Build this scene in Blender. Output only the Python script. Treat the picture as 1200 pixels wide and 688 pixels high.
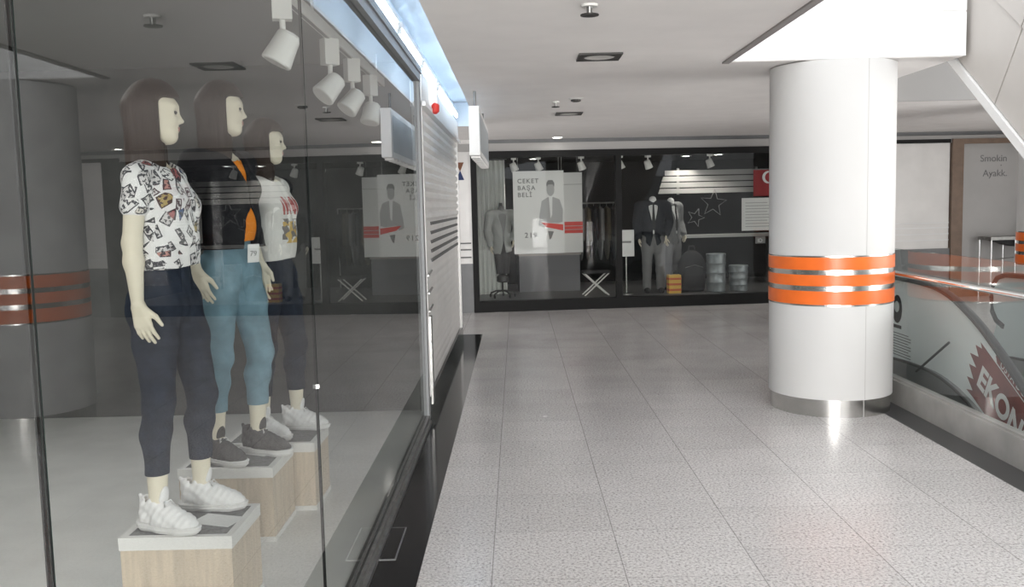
import bpy, bmesh, math, random
import numpy as np
from mathutils import Vector, Matrix, Euler

for o in list(bpy.data.objects):
    bpy.data.objects.remove(o, do_unlink=True)
S = bpy.context.scene
C = S.collection
random.seed(7)
PI = math.pi
R = math.radians

# ------------------------------------------------------------------ camera
CAM_H = 1.658
cam_d = bpy.data.cameras.new('camera'); cam = bpy.data.objects.new('camera', cam_d); C.objects.link(cam)
F_PX, PITCH, YAW, ROLL = 1074.767, .0955012, -.00712577, .0236723
cam_d.sensor_fit = 'HORIZONTAL'; cam_d.sensor_width = 36.0; cam_d.lens = 36.0*F_PX/1200.0
cam_d.clip_start = .02; cam_d.clip_end = 200
fw = Vector((math.sin(YAW)*math.cos(PITCH), math.cos(YAW)*math.cos(PITCH), -math.sin(PITCH)))
rt = Vector((math.cos(YAW), -math.sin(YAW), 0)); dn = fw.cross(rt)
cx_ = math.cos(ROLL)*rt + math.sin(ROLL)*dn
cy_ = -math.sin(ROLL)*rt + math.cos(ROLL)*dn
M = Matrix.Identity(4)
for i in range(3):
    M[i][0] = cx_[i]; M[i][1] = -cy_[i]; M[i][2] = -fw[i]
M[0][3], M[1][3], M[2][3] = 0, 0, CAM_H
cam.matrix_world = M
S.camera = cam

# ------------------------------------------------------------------ world, light, exposure
S.view_settings.view_transform = 'Standard'
S.view_settings.look = 'None'
S.view_settings.gamma = 1.0
S.view_settings.use_curve_mapping = False
S.view_settings.exposure = 0.78
W = bpy.data.worlds.new('world'); S.world = W; W.use_nodes = True
bg = W.node_tree.nodes['Background']
bg.inputs[0].default_value = (.93, .96, 1.0, 1); bg.inputs[1].default_value = 1.0

def area(name, loc, rot, sx, sy, power, col=(1, 1, 1)):
    l = bpy.data.lights.new(name, 'AREA'); l.shape = 'RECTANGLE'; l.size = sx; l.size_y = sy
    l.energy = power; l.color = col
    o = bpy.data.objects.new(name, l); C.objects.link(o); o.location = loc; o.rotation_euler = rot
    return o
# daylight falling through the atrium roof on the right
area('skylight_over_atrium', (3.6, 1.6, 7.2), (0, R(12), 0), 5.0, 10.0, 62, (1.0, .985, .96))
# unseen fill lights added at the right-hand well and behind the camera
area('well_fill', (9.7, 5.7, .4), (0, R(90), 0), 4.4, 6.2, 340, (1.0, .985, .965))
area('hall_fill', (.55, -5.9, 1.30), (R(90), 0, 0), 2.5, 2.5, 500, (1.0, .985, .965))
# unseen fill added under the shop ceiling to brighten its floor and the column
area('shop_fill', (-2.6, 3.4, 2.74), (0, R(14), 0), 1.6, 5.0, 42, (1.0, .985, .96))
# added fill lights, out of view, brightening the far end from both sides
area('passage_fill', (-4.8, 13.0, 1.4), (0, R(-90), 0), 2.2, 2.0, 25, (1.0, .98, .96))
area('far_hall_fill', (9.75, 11.6, 1.3), (0, R(90), 0), 2.4, 2.0, 10, (1.0, .98, .96))

# ------------------------------------------------------------------ materials
def mat(name, col, rough=.5, metal=0.0, spec=.5, noise=None, bump=None, emit=None, coat=0):
    m = bpy.data.materials.new(name); m.use_nodes = True
    nt = m.node_tree; b = nt.nodes['Principled BSDF']
    b.inputs['Base Color'].default_value = (*col, 1); b.inputs['Roughness'].default_value = rough
    b.inputs['Metallic'].default_value = metal; b.inputs['Specular IOR Level'].default_value = spec
    b.inputs['Coat Weight'].default_value = coat
    if emit:
        b.inputs['Emission Color'].default_value = (*emit[0], 1); b.inputs['Emission Strength'].default_value = emit[1]
    if noise or bump:
        tc = nt.nodes.new('ShaderNodeTexCoord')
    if noise:   # (scale, amount, stretch)
        sc, am, st = noise
        mp = nt.nodes.new('ShaderNodeMapping'); mp.inputs['Scale'].default_value = st
        n = nt.nodes.new('ShaderNodeTexNoise'); n.inputs['Scale'].default_value = sc; n.inputs['Detail'].default_value = 4
        cr = nt.nodes.new('ShaderNodeValToRGB')
        cr.color_ramp.elements[0].position = .3; cr.color_ramp.elements[1].position = .7
        cr.color_ramp.elements[0].color = (*[max(0, c*(1-am)) for c in col], 1)
        cr.color_ramp.elements[1].color = (*[min(1, c*(1+am)) for c in col], 1)
        nt.links.new(tc.outputs['Object'], mp.inputs[0]); nt.links.new(mp.outputs[0], n.inputs[0])
        nt.links.new(n.outputs[0], cr.inputs[0]); nt.links.new(cr.outputs[0], b.inputs['Base Color'])
    if bump:    # (scale, strength, stretch)
        sc, am, st = bump
        mp = nt.nodes.new('ShaderNodeMapping'); mp.inputs['Scale'].default_value = st
        n = nt.nodes.new('ShaderNodeTexNoise'); n.inputs['Scale'].default_value = sc; n.inputs['Detail'].default_value = 3
        bp = nt.nodes.new('ShaderNodeBump'); bp.inputs['Strength'].default_value = am; bp.inputs['Distance'].default_value = .01
        nt.links.new(tc.outputs['Object'], mp.inputs[0]); nt.links.new(mp.outputs[0], n.inputs[0])
        nt.links.new(n.outputs[0], bp.inputs['Height']); nt.links.new(bp.outputs[0], b.inputs['Normal'])
    return m
U1 = (1, 1, 1)

def glass_mat(name, tint=(1, 1, 1), scale=1.0, rough=0.0):
    """thin pane: mirror share from the angle (both faces counted), the rest passes straight through"""
    m = bpy.data.materials.new(name); m.use_nodes = True; nt = m.node_tree; nt.nodes.clear()
    out = nt.nodes.new('ShaderNodeOutputMaterial'); mix = nt.nodes.new('ShaderNodeMixShader')
    tr = nt.nodes.new('ShaderNodeBsdfTransparent'); tr.inputs[0].default_value = (*tint, 1)
    gl = nt.nodes.new('ShaderNodeBsdfGlossy'); gl.inputs['Roughness'].default_value = rough
    lw = nt.nodes.new('ShaderNodeLayerWeight'); lw.inputs[0].default_value = .5
    def mth(op, a, b=None):
        n = nt.nodes.new('ShaderNodeMath'); n.operation = op
        for i, v in enumerate((a, b)):
            if v is None: continue
            if isinstance(v, (int, float)): n.inputs[i].default_value = v
            else: nt.links.new(v, n.inputs[i])
        return n.outputs[0]
    f5 = mth('POWER', lw.outputs['Facing'], 5.0)
    r1 = mth('ADD', mth('MULTIPLY', f5, .957), .043)
    r2 = mth('DIVIDE', mth('MULTIPLY', r1, 2.0), mth('ADD', r1, 1.0))
    r2 = mth('MULTIPLY', r2, scale)
    nt.links.new(r2, mix.inputs[0]); nt.links.new(tr.outputs[0], mix.inputs[1]); nt.links.new(gl.outputs[0], mix.inputs[2])
    nt.links.new(mix.outputs[0], out.inputs[0])
    return m

def clear_mat(name, tint):
    m = bpy.data.materials.new(name); m.use_nodes = True; nt = m.node_tree; nt.nodes.clear()
    out = nt.nodes.new('ShaderNodeOutputMaterial'); tr = nt.nodes.new('ShaderNodeBsdfTransparent'); tr.inputs[0].default_value = (*tint, 1)
    nt.links.new(tr.outputs[0], out.inputs[0]); return m

def emis(name, col, s):
    return mat(name, col, .5, emit=(col, s))

def floor_mat():
    m = bpy.data.materials.new('granite_tiles'); m.use_nodes = True; nt = m.node_tree; b = nt.nodes['Principled BSDF']
    L = nt.links.new
    tc = nt.nodes.new('ShaderNodeTexCoord'); sx = nt.nodes.new('ShaderNodeSeparateXYZ'); L(tc.outputs['Object'], sx.inputs[0])
    def mth(op, a, b_=None, c=None):
        n = nt.nodes.new('ShaderNodeMath'); n.operation = op
        for i, v in enumerate((a, b_, c)):
            if v is None: continue
            if isinstance(v, (int, float)): n.inputs[i].default_value = v
            else: L(v, n.inputs[i])
        return n.outputs[0]
    u = mth('DIVIDE', mth('ADD', sx.outputs[0], .148), .6)
    col = mth('FLOOR', u)
    sh = mth('MULTIPLY', mth('GREATER_THAN', col, 1.5), .5)
    v = mth('ADD', mth('DIVIDE', mth('SUBTRACT', sx.outputs[1], 3.942), .6), sh)
    row = mth('FLOOR', v)
    fu = mth('ABSOLUTE', mth('SUBTRACT', mth('FRACT', u), .5)); fv = mth('ABSOLUTE', mth('SUBTRACT', mth('FRACT', v), .5))
    ju = mth('GREATER_THAN', fu, .4958); jv = mth('GREATER_THAN', fv, .4975)
    joint = mth('MINIMUM', mth('ADD', ju, mth('MULTIPLY', jv, .85)), 1.0)
    # speckle
    n1 = nt.nodes.new('ShaderNodeTexNoise'); n1.inputs['Scale'].default_value = 70; n1.inputs['Detail'].default_value = 6; n1.inputs['Roughness'].default_value = .75
    L(tc.outputs['Object'], n1.inputs[0])
    cr = nt.nodes.new('ShaderNodeValToRGB'); e = cr.color_ramp.elements
    e[0].position = .38; e[0].color = (.27, .25, .245, 1); e[1].position = .58; e[1].color = (.72, .695, .68, 1)
    x = e.new(.48); x.color = (.58, .555, .545, 1)
    L(n1.outputs[0], cr.inputs[0])
    # tile to tile tint and slow stains
    wn = nt.nodes.new('ShaderNodeTexWhiteNoise'); wn.noise_dimensions = '2D'
    cb = nt.nodes.new('ShaderNodeCombineXYZ'); L(col, cb.inputs[0]); L(row, cb.inputs[1]); L(cb.outputs[0], wn.inputs[0])
    n2 = nt.nodes.new('ShaderNodeTexNoise'); n2.inputs['Scale'].default_value = 2.2; L(tc.outputs['Object'], n2.inputs[0])
    fac = mth('ADD', mth('ADD', mth('MULTIPLY', wn.outputs[0], .10), mth('MULTIPLY', n2.outputs[0], .14)), .87)
    mx = nt.nodes.new('ShaderNodeVectorMath'); mx.operation = 'SCALE'; L(cr.outputs[0], mx.inputs[0]); L(fac, mx.inputs['Scale'])
    mj = nt.nodes.new('ShaderNodeMix'); mj.data_type = 'RGBA'; L(mth('MULTIPLY', joint, .62), mj.inputs[0]); L(mx.outputs[0], mj.inputs[6]); mj.inputs[7].default_value = (.16, .15, .14, 1)
    L(mj.outputs[2], b.inputs['Base Color'])
    L(mth('ADD', mth('MULTIPLY', n2.outputs[0], .14), .17), b.inputs['Roughness'])
    bp = nt.nodes.new('ShaderNodeBump'); bp.inputs['Strength'].default_value = .25; bp.inputs['Distance'].default_value = .002; bp.invert = True
    L(joint, bp.inputs['Height']); L(bp.outputs[0], b.inputs['Normal'])
    b.inputs['Specular IOR Level'].default_value = .5
    return m

def tee_mat():
    """white jersey scattered with little framed badges"""
    m = bpy.data.materials.new('printed_jersey'); m.use_nodes = True; nt = m.node_tree; b = nt.nodes['Principled BSDF']; L = nt.links.new
    tc = nt.nodes.new('ShaderNodeTexCoord')
    vo = nt.nodes.new('ShaderNodeTexVoronoi'); vo.inputs['Scale'].default_value = 19; vo.inputs['Randomness'].default_value = .75
    L(tc.outputs['Object'], vo.inputs['Vector'])
    sub = nt.nodes.new('ShaderNodeVectorMath'); sub.operation = 'SUBTRACT'; L(tc.outputs['Object'], sub.inputs[0]); L(vo.outputs['Position'], sub.inputs[1])
    sc = nt.nodes.new('ShaderNodeVectorMath'); sc.operation = 'SCALE'; L(vo.outputs['Color'], sc.inputs[0]); sc.inputs['Scale'].default_value = 6.2
    ro = nt.nodes.new('ShaderNodeVectorRotate'); ro.rotation_type = 'EULER_XYZ'; L(sub.outputs[0], ro.inputs[0]); L(sc.outputs[0], ro.inputs['Rotation'])
    s = nt.nodes.new('ShaderNodeSeparateXYZ'); L(ro.outputs[0], s.inputs[0])
    cs = nt.nodes.new('ShaderNodeSeparateColor'); L(vo.outputs['Color'], cs.inputs[0])
    def mth(op, a, b_=None):
        n = nt.nodes.new('ShaderNodeMath'); n.operation = op
        for i, v in enumerate((a, b_)):
            if v is None: continue
            if isinstance(v, (int, float)): n.inputs[i].default_value = v
            else: L(v, n.inputs[i])
        return n.outputs[0]
    ax = mth('ABSOLUTE', s.outputs[0]); ay = mth('ABSOLUTE', s.outputs[1]); az = mth('ABSOLUTE', s.outputs[2])
    hx = mth('ADD', mth('MULTIPLY', cs.outputs[0], .012), .016)
    hy = mth('ADD', mth('MULTIPLY', cs.outputs[1], .013), .010)
    d = mth('MAXIMUM', mth('SUBTRACT', ax, hx), mth('SUBTRACT', ay, hy))
    d = mth('MAXIMUM', d, mth('SUBTRACT', az, .040))
    inside = mth('LESS_THAN', d, 0.0)
    rim = mth('MULTIPLY', inside, mth('GREATER_THAN', d, -.0045))
    n1 = nt.nodes.new('ShaderNodeTexNoise'); n1.inputs['Scale'].default_value = 75; n1.inputs['Detail'].default_value = 1; L(tc.outputs['Object'], n1.inputs[0])
    blob = mth('MULTIPLY', inside, mth('GREATER_THAN', n1.outputs[0], .53))
    dark = mth('MAXIMUM', rim, blob)
    fill = nt.nodes.new('ShaderNodeValToRGB'); fill.color_ramp.interpolation = 'CONSTANT'; e = fill.color_ramp.elements
    e[0].position = 0; e[0].color = (.62, .60, .60, 1); e[1].position = .45; e[1].color = (.75, .74, .73, 1)
    for p, c in ((.66, (.36, .13, .13)), (.73, (.70, .66, .6)), (.82, (.46, .36, .16)), (.87, (.70, .68, .66)), (.92, (.13, .17, .28)), (.96, (.5, .27, .24))):
        x = e.new(p); x.color = (*c, 1)
    L(cs.outputs[2], fill.inputs[0])
    m1 = nt.nodes.new('ShaderNodeMix'); m1.data_type = 'RGBA'; L(inside, m1.inputs[0]); m1.inputs[6].default_value = (.80, .79, .79, 1); L(fill.outputs[0], m1.inputs[7])
    m2 = nt.nodes.new('ShaderNodeMix'); m2.data_type = 'RGBA'; L(mth('MULTIPLY', dark, .93), m2.inputs[0]); L(m1.outputs[2], m2.inputs[6]); m2.inputs[7].default_value = (.05, .05, .06, 1)
    L(m2.outputs[2], b.inputs['Base Color']); b.inputs['Roughness'].default_value = .85; b.inputs['Specular IOR Level'].default_value = .15
    return m

Mt = dict(
    floor=floor_mat(),
    black_granite=mat('black_granite', (.008, .008, .009), .10, spec=.3, noise=(160, .5, U1)),
    dark_granite=mat('dark_granite', (.05, .05, .052), .3, noise=(160, .4, U1)),
    ceiling=mat('ceiling_paint', (.87, .84, .82), .9, spec=.2, noise=(3, .025, U1)),
    white_fascia=mat('white_fascia', (.86, .86, .855), .45),
    cream_panel=mat('cream_panel', (.56, .53, .50), .4, noise=(2, .04, U1)),
    wall=mat('pale_wall', (.62, .62, .61), .8, noise=(4, .04, U1)),
    dado=mat('grey_dado', (.17, .175, .18), .4, noise=(5, .08, U1)),
    shutter=mat('shutter_white', (.80, .785, .765), .35, noise=(3, .05, U1)),
    shutter_dark=mat('shutter_gap', (.14, .14, .14), .6),
    black_frame=mat('black_frame', (.009, .009, .009), .55, spec=.2),
    brown_frame=mat('brown_frame', (.20, .135, .095), .5, noise=(8, .12, U1)),
    alu=mat('brushed_aluminium', (.24, .245, .25), .5, metal=.25, noise=(30, .08, (1, 1, .05))),
    alu_dark=mat('worn_aluminium', (.30, .30, .29), .32, metal=.9, noise=(20, .2, U1)),
    steel=mat('satin_steel', (.60, .595, .575), .22, metal=1.0, noise=(12, .05, U1)),
    chrome=mat('chrome', (.75, .75, .75), .08, metal=1.0),
    column_white=mat('column_enamel', (.64, .635, .625), .55, spec=.22, noise=(2, .015, U1)),
    orange=mat('orange_enamel', (.84, .16, .022), .35, noise=(6, .08, U1)),
    red=mat('red_enamel', (.62, .04, .03), .4),
    shop_floor=mat('shop_floor', (.70, .70, .68), .4, noise=(4, .06, U1)),
    shop_dark=mat('shop_dark_wall', (.10, .10, .098), .9, spec=.1, noise=(3, .2, U1)),
    shop_ceiling=mat('shop_dark_ceiling', (.24, .24, .235), .95, spec=.05),
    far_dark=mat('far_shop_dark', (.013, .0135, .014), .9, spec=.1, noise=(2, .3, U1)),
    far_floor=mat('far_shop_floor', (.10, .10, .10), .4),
    curtain=mat('grey_curtain', (.74, .76, .73), .9, noise=(3, .1, (6, 1, .2))),
    veneer=mat('oak_veneer', (.60, .50, .385), .5, noise=(9, .13, (5, 5, .5))),
    plinth_white=mat('plinth_white', (.76, .75, .73), .5),
    grey_felt=mat('grey_felt', (.20, .20, .20), .95, spec=.1, noise=(40, .25, U1)),
    skin=mat('mannequin_cream', (.74, .68, .55), .5, spec=.3),
    hair=mat('brown_wig', (.030, .018, .013), .6, spec=.2, bump=(60, .55, (1, 1, .05))),
    tee=tee_mat(),
    white_tee=mat('white_jersey', (.74, .73, .70), .85, spec=.15, bump=(9, .25, U1)),
    navy=mat('navy_denim', (.020, .027, .043), .85, spec=.15, noise=(25, .25, U1), bump=(14, .3, U1)),
    blue=mat('light_blue_denim', (.165, .27, .33), .85, spec=.15, noise=(14, .2, U1), bump=(12, .3, U1)),
    black_cloth=mat('black_cloth', (.014, .014, .017), .85, spec=.15, bump=(10, .3, U1)),
    orange_cloth=mat('orange_cloth', (.80, .25, .02), .8, spec=.2),
    sneaker_white=mat('sneaker_white', (.80, .79, .79), .55, bump=(40, .15, U1)),
    sneaker_dark=mat('sneaker_dark', (.075, .07, .068), .7, bump=(50, .2, U1)),
    sole_white=mat('sole_white', (.74, .73, .72), .6),
    ink=mat('ink_black', (.02, .02, .022), .7),
    ink_grey=mat('ink_grey', (.22, .22, .22), .7),
    ink_pale=mat('ink_pale', (.42, .42, .42), .7),
    lip=mat('lip_rose', (.42, .20, .17), .5),
    paper=mat('paper', (.76, .76, .75), .8),
    track_white=mat('track_white', (.78, .77, .74), .45),
    lamp_dark=mat('lamp_dark', (.035, .033, .03), .5),
    lamp_lens=mat('lamp_lens', (.80, .78, .75), .25),
    plastic_white=mat('plastic_white', (.74, .73, .70), .5),
    lit_white=emis('lit_diffuser', (1, .97, .92), 14.0),
    tube=emis('lit_tube', (.84, .93, 1.0), 9.0),
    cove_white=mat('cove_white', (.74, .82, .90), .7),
    rubber=mat('black_rubber', (.03, .03, .032), .45),
    vinyl=mat('white_vinyl', (.80, .83, .83), .4),
    vinyl_grey=mat('grey_vinyl', (.55, .61, .61), .45),
    maroon=mat('maroon_print', (.22, .06, .055), .5, noise=(6, .2, U1)),
    white_print=mat('white_print', (.78, .76, .75), .6),
    brown=mat('brown_print', (.20, .08, .04), .6),
    navy_print=mat('navy_print', (.02, .04, .14), .6),
    suit_grey=mat('grey_wool', (.17, .175, .175), .95, spec=.1, noise=(30, .15, U1)),
    suit_dark=mat('charcoal_wool', (.028, .030, .036), .95, spec=.1),
    trouser_grey=mat('grey_trouser', (.19, .19, .19), .95, spec=.1),
    bin_grey=mat('galvanised_bin', (.30, .33, .34), .4, metal=.5, noise=(8, .2, U1)),
    yellow=mat('yellow_wrap', (.65, .40, .06), .6),
    escal_grey=mat('escalator_grey', (.22, .23, .23), .4, metal=.3),
    step=mat('step_grey', (.12, .12, .12), .5, metal=.5),
    lower=mat('lower_floor', (.42, .42, .41), .6),
    glass=glass_mat('pane_glass', (.95, .97, .96), .80),
    glass_far=glass_mat('far_pane_glass', (.90, .91, .90), .5),
    glass_rail=glass_mat('rail_glass', (.91, .95, .94), .75),
    glass_edge=mat('glass_edge', (.015, .022, .02), .5, spec=.2),
    clear=clear_mat('clear_inner_face', (.985, .99, .985)),
    seal=mat('dark_seal', (.03, .03, .03), .5),
)

# ------------------------------------------------------------------ mesh helpers
class MB:
    def __init__(self): self.bm = bmesh.new()
    def box(self, x0, x1, y0, y1, z0, z1, mtx=None, mi=0):
        vs = [self.bm.verts.new((x, y, z)) for x in (x0, x1) for y in (y0, y1) for z in (z0, z1)]
        if mtx is not None:
            for v in vs: v.co = mtx @ v.co
        for f in ((0, 1, 3, 2), (4, 6, 7, 5), (0, 4, 5, 1), (2, 3, 7, 6), (0, 2, 6, 4), (1, 5, 7, 3)):
            fc = self.bm.faces.new([vs[i] for i in f]); fc.material_index = mi
        return self
    def prism(self, pts, d0, d1, fn):
        """polygon pts (a,b) extruded between depths; fn(a,b,d)->xyz"""
        A = [self.bm.verts.new(fn(a, b, d0)) for a, b in pts]; B = [self.bm.verts.new(fn(a, b, d1)) for a, b in pts]
        n = len(pts)
        self.bm.faces.new(A); self.bm.faces.new(B[::-1])
        for i in range(n): self.bm.faces.new((A[i], B[i], B[(i+1) % n], A[(i+1) % n]))
        return self
    def lathe(self, prof, n=32, loc=(0, 0, 0), mtx=None, smooth=True, cap=True):
        """prof (r,z) bottom to top"""
        rings = []
        for r, z in prof:
            rings.append([self.bm.verts.new((r*math.cos(2*PI*k/n), r*math.sin(2*PI*k/n), z)) for k in range(n)])
        allv = [v for r in rings for v in r]
        for v in allv:
            if mtx is not None: v.co = mtx @ v.co
            v.co += Vector(loc)
        for a, b in zip(rings, rings[1:]):
            for k in range(n):
                f = self.bm.faces.new((a[k], a[(k+1) % n], b[(k+1) % n], b[k])); f.smooth = smooth
        if cap:
            self.bm.faces.new(rings[0][::-1]); self.bm.faces.new(rings[-1])
        return self
    def cyl(self, a, b, r, r2=None, n=16):
        a = Vector(a); b = Vector(b); d = b-a; q = d.to_track_quat('Z', 'Y').to_matrix().to_4x4()
        return self.lathe([(r, 0), (r2 if r2 is not None else r, d.length)], n, a, q)
    def tube(self, pts, r, n=10, squash=None):
        P = [Vector(p) for p in pts]; rings = []
        for i, p in enumerate(P):
            t = (P[min(i+1, len(P)-1)]-P[max(i-1, 0)]).normalized()
            s = t.cross(Vector((0, 0, 1)));
            if s.length < 1e-3: s = t.cross(Vector((1, 0, 0)))
            s.normalize(); u = s.cross(t)
            a, b = (r, r) if squash is None else squash
            rings.append([self.bm.verts.new(p+s*a*math.cos(2*PI*k/n)+u*b*math.sin(2*PI*k/n)) for k in range(n)])
        for a, b in zip(rings, rings[1:]):
            for k in range(n):
                f = self.bm.faces.new((a[k], a[(k+1) % n], b[(k+1) % n], b[k])); f.smooth = True
        self.bm.faces.new(rings[0][::-1]); self.bm.faces.new(rings[-1])
        return self
    def bevel(self, w=.004, seg=2):
        es = [e for e in self.bm.edges if len(e.link_faces) == 2 and e.calc_face_angle(0) > .6]
        bmesh.ops.bevel(self.bm, geom=es, offset=w, segments=seg, affect='EDGES', profile=.6)
        return self
    def build(self, name, m, parent=None):
        bmesh.ops.recalc_face_normals(self.bm, faces=self.bm.faces[:])
        me = bpy.data.meshes.new(name); self.bm.to_mesh(me); self.bm.free()
        for mm in (m if isinstance(m, (list, tuple)) else [m]): me.materials.append(mm)
        me.set_sharp_from_angle(angle=R(38))
        o = bpy.data.objects.new(name, me); C.objects.link(o)
        if parent is not None: o.parent = parent
        return o

def tag(o, label, cat, group=None):
    o['label'] = label; o['category'] = cat
    if group: o['group'] = group
    return o
def thing(name, label, cat, loc=(0, 0, 0), rz=0, group=None):
    o = bpy.data.objects.new(name, None); C.objects.link(o); o.empty_display_size = .1
    o.location = loc; o.rotation_euler = (0, 0, rz)
    return tag(o, label, cat, group)
def struct(o, label=None):
    o['kind'] = 'structure'
    if label: o['label'] = label
    return o
def sroot(name):
    o = bpy.data.objects.new(name, None); C.objects.link(o); return struct(o)
def children(o): return [c for c in bpy.data.objects if c.parent == o]
def dup(root, loc=None, rz=None, label=None, kids=None):
    r = root.copy(); C.objects.link(r)
    if loc is not None: r.location = loc
    if rz is not None: r.rotation_euler = (0, 0, rz)
    if label: r['label'] = label
    for ch in children(root):
        c = ch.copy(); C.objects.link(c); c.parent = r
        for g in children(ch):
            d = g.copy(); C.objects.link(d); d.parent = c
    return r

def text_mesh(txt, size, ext=.001, align='LEFT', bold=0.0, spacing=1.0):
    cu = bpy.data.curves.new('t', 'FONT'); cu.body = txt; cu.size = size; cu.extrude = ext; cu.align_x = align; cu.offset = bold
    cu.space_character = spacing
    o = bpy.data.objects.new('t', cu); C.objects.link(o)
    bpy.context.view_layer.update()
    me = bpy.data.meshes.new_from_object(o.evaluated_get(bpy.context.evaluated_depsgraph_get()))
    bpy.data.objects.remove(o, do_unlink=True)
    return me
def text(name, txt, size, m, mtx, parent=None, **k):
    me = text_mesh(txt, size, **k); me.materials.clear(); me.materials.append(m); me.transform(mtx)
    o = bpy.data.objects.new(name, me); C.objects.link(o)
    if parent is not None: o.parent = parent
    return o

# ------------------------------------------------------------------ implicit surfaces (bodies, clothes, shoes)
def P_cone(a, b, ra, rb, k=.02): return ('c', np.array(a, float), np.array(b, float), ra, rb, k)
def P_ell(c, r, k=.02, rot=None): return ('e', np.array(c, float), np.array(r, float), rot, None, k)
def P_box(c, h, rr, k=.02): return ('b', np.array(c, float), np.array(h, float), rr, None, k)

def p_bounds(p):
    if p[0] == 'c':
        return np.minimum(p[1]-p[3], p[2]-p[4]), np.maximum(p[1]+p[3], p[2]+p[4])
    if p[0] == 'e':
        r = p[2] if p[3] is None else np.full(3, p[2].max()); return p[1]-r, p[1]+r
    return p[1]-p[2]-p[3], p[1]+p[2]+p[3]
def p_eval(p, X, Y, Z):
    if p[0] == 'c':
        a, b, ra, rb = p[1:5]; d = b-a; dd = max(float(d@d), 1e-9)
        t = np.clip(((X-a[0])*d[0]+(Y-a[1])*d[1]+(Z-a[2])*d[2])/dd, 0, 1)
        return np.sqrt((X-a[0]-d[0]*t)**2+(Y-a[1]-d[1]*t)**2+(Z-a[2]-d[2]*t)**2)-(ra+(rb-ra)*t)
    if p[0] == 'e':
        x, y, z = X-p[1][0], Y-p[1][1], Z-p[1][2]
        if p[3] is not None:
            m = p[3]; x, y, z = m[0][0]*x+m[1][0]*y+m[2][0]*z, m[0][1]*x+m[1][1]*y+m[2][1]*z, m[0][2]*x+m[1][2]*y+m[2][2]*z
        r = p[2]; k0 = np.sqrt((x/r[0])**2+(y/r[1])**2+(z/r[2])**2); k1 = np.sqrt((x/r[0]**2)**2+(y/r[1]**2)**2+(z/r[2]**2)**2)+1e-9
        return k0*(k0-1)/k1
    c, h, rr = p[1], p[2], p[3]
    qx, qy, qz = abs(X-c[0])-h[0], abs(Y-c[1])-h[1], abs(Z-c[2])-h[2]
    return np.sqrt(np.maximum(qx, 0)**2+np.maximum(qy, 0)**2+np.maximum(qz, 0)**2)+np.minimum(np.maximum(qx, np.maximum(qy, qz)), 0)-rr

def field_mesh(prims, res, post=None, inflate=0.0, subs=()):
    los, his = zip(*[p_bounds(p) for p in prims])
    pad = inflate+3*res+.02
    lo = np.min(los, 0)-pad; hi = np.max(his, 0)+pad
    n = np.ceil((hi-lo)/res).astype(int)+1
    ax = [(lo[i]+res*np.arange(n[i])).astype(np.float32) for i in range(3)]
    D = np.full(n, .06, np.float32)
    def sub(p, m):
        a, b = p_bounds(p)
        i0 = np.clip(((a-m-lo)/res).astype(int), 0, n-1); i1 = np.clip(((b+m-lo)/res).astype(int)+2, 1, n)
        sl = tuple(slice(i0[i], i1[i]) for i in range(3))
        return sl, ax[0][sl[0]][:, None, None], ax[1][sl[1]][None, :, None], ax[2][sl[2]][None, None, :]
    for p in prims:
        k = p[5]; sl, X, Y, Z = sub(p, k+.05+inflate)
        d = p_eval(p, X, Y, Z).astype(np.float32); a = D[sl]
        h = np.maximum(k-np.abs(a-d), 0)/k
        D[sl] = np.minimum(a, d)-h*h*k*.25
    for p in subs:
        k = p[5]; sl, X, Y, Z = sub(p, k+.03)
        d = -p_eval(p, X, Y, Z).astype(np.float32); a = D[sl]
        h = np.maximum(k-np.abs(a-d), 0)/k
        D[sl] = np.maximum(a, d)+h*h*k*.25
    D -= inflate
    if post is not None:
        D = post(D, ax[0][:, None, None], ax[1][None, :, None], ax[2][None, None, :]).astype(np.float32)
    # surface nets
    s = D < 0
    cnt = np.zeros(np.array(n)-1, np.int8)
    for i in (0, 1):
        for j in (0, 1):
            for k in (0, 1):
                cnt += s[i:n[0]-1+i, j:n[1]-1+j, k:n[2]-1+k]
    act = (cnt > 0) & (cnt < 8)
    I = np.argwhere(act)
    idx = np.full(act.shape, -1, np.int64); idx[act] = np.arange(len(I))
    cor = {(i, j, k): D[I[:, 0]+i, I[:, 1]+j, I[:, 2]+k] for i in (0, 1) for j in (0, 1) for k in (0, 1)}
    acc = np.zeros((len(I), 3)); w = np.zeros(len(I))
    for a in cor:
        for d in range(3):
            if a[d] == 0:
                b = tuple(1 if q == d else a[q] for q in range(3))
                va, vb = cor[a], cor[b]; m = (va < 0) != (vb < 0)
                t = np.where(m, va/np.where(va == vb, 1, va-vb), 0)
                pt = np.tile(np.array(a, float), (len(I), 1)); pt[:, d] += t
                acc += pt*m[:, None]; w += m
    V = (I+acc/w[:, None])*res+lo
    Q = []
    for d in range(3):
        e, f = (d+1) % 3, (d+2) % 3
        sl0 = [slice(None)]*3; sl1 = [slice(None)]*3; sl0[d] = slice(0, -1); sl1[d] = slice(1, None)
        A = s[tuple(sl0)]; B = s[tuple(sl1)]; ch = np.argwhere(A != B)
        ch = ch[(ch[:, e] > 0) & (ch[:, f] > 0) & (ch[:, e] < n[e]-1) & (ch[:, f] < n[f]-1)]
        flip = A[ch[:, 0], ch[:, 1], ch[:, 2]]
        def cell(de, df):
            c = ch.copy(); c[:, e] -= de; c[:, f] -= df; return idx[c[:, 0], c[:, 1], c[:, 2]]
        q = np.stack([cell(1, 1), cell(0, 1), cell(0, 0), cell(1, 0)], 1)
        q[~flip] = q[~flip][:, ::-1]
        Q.append(q)
    Q = np.concatenate(Q)
    return V, Q

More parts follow.
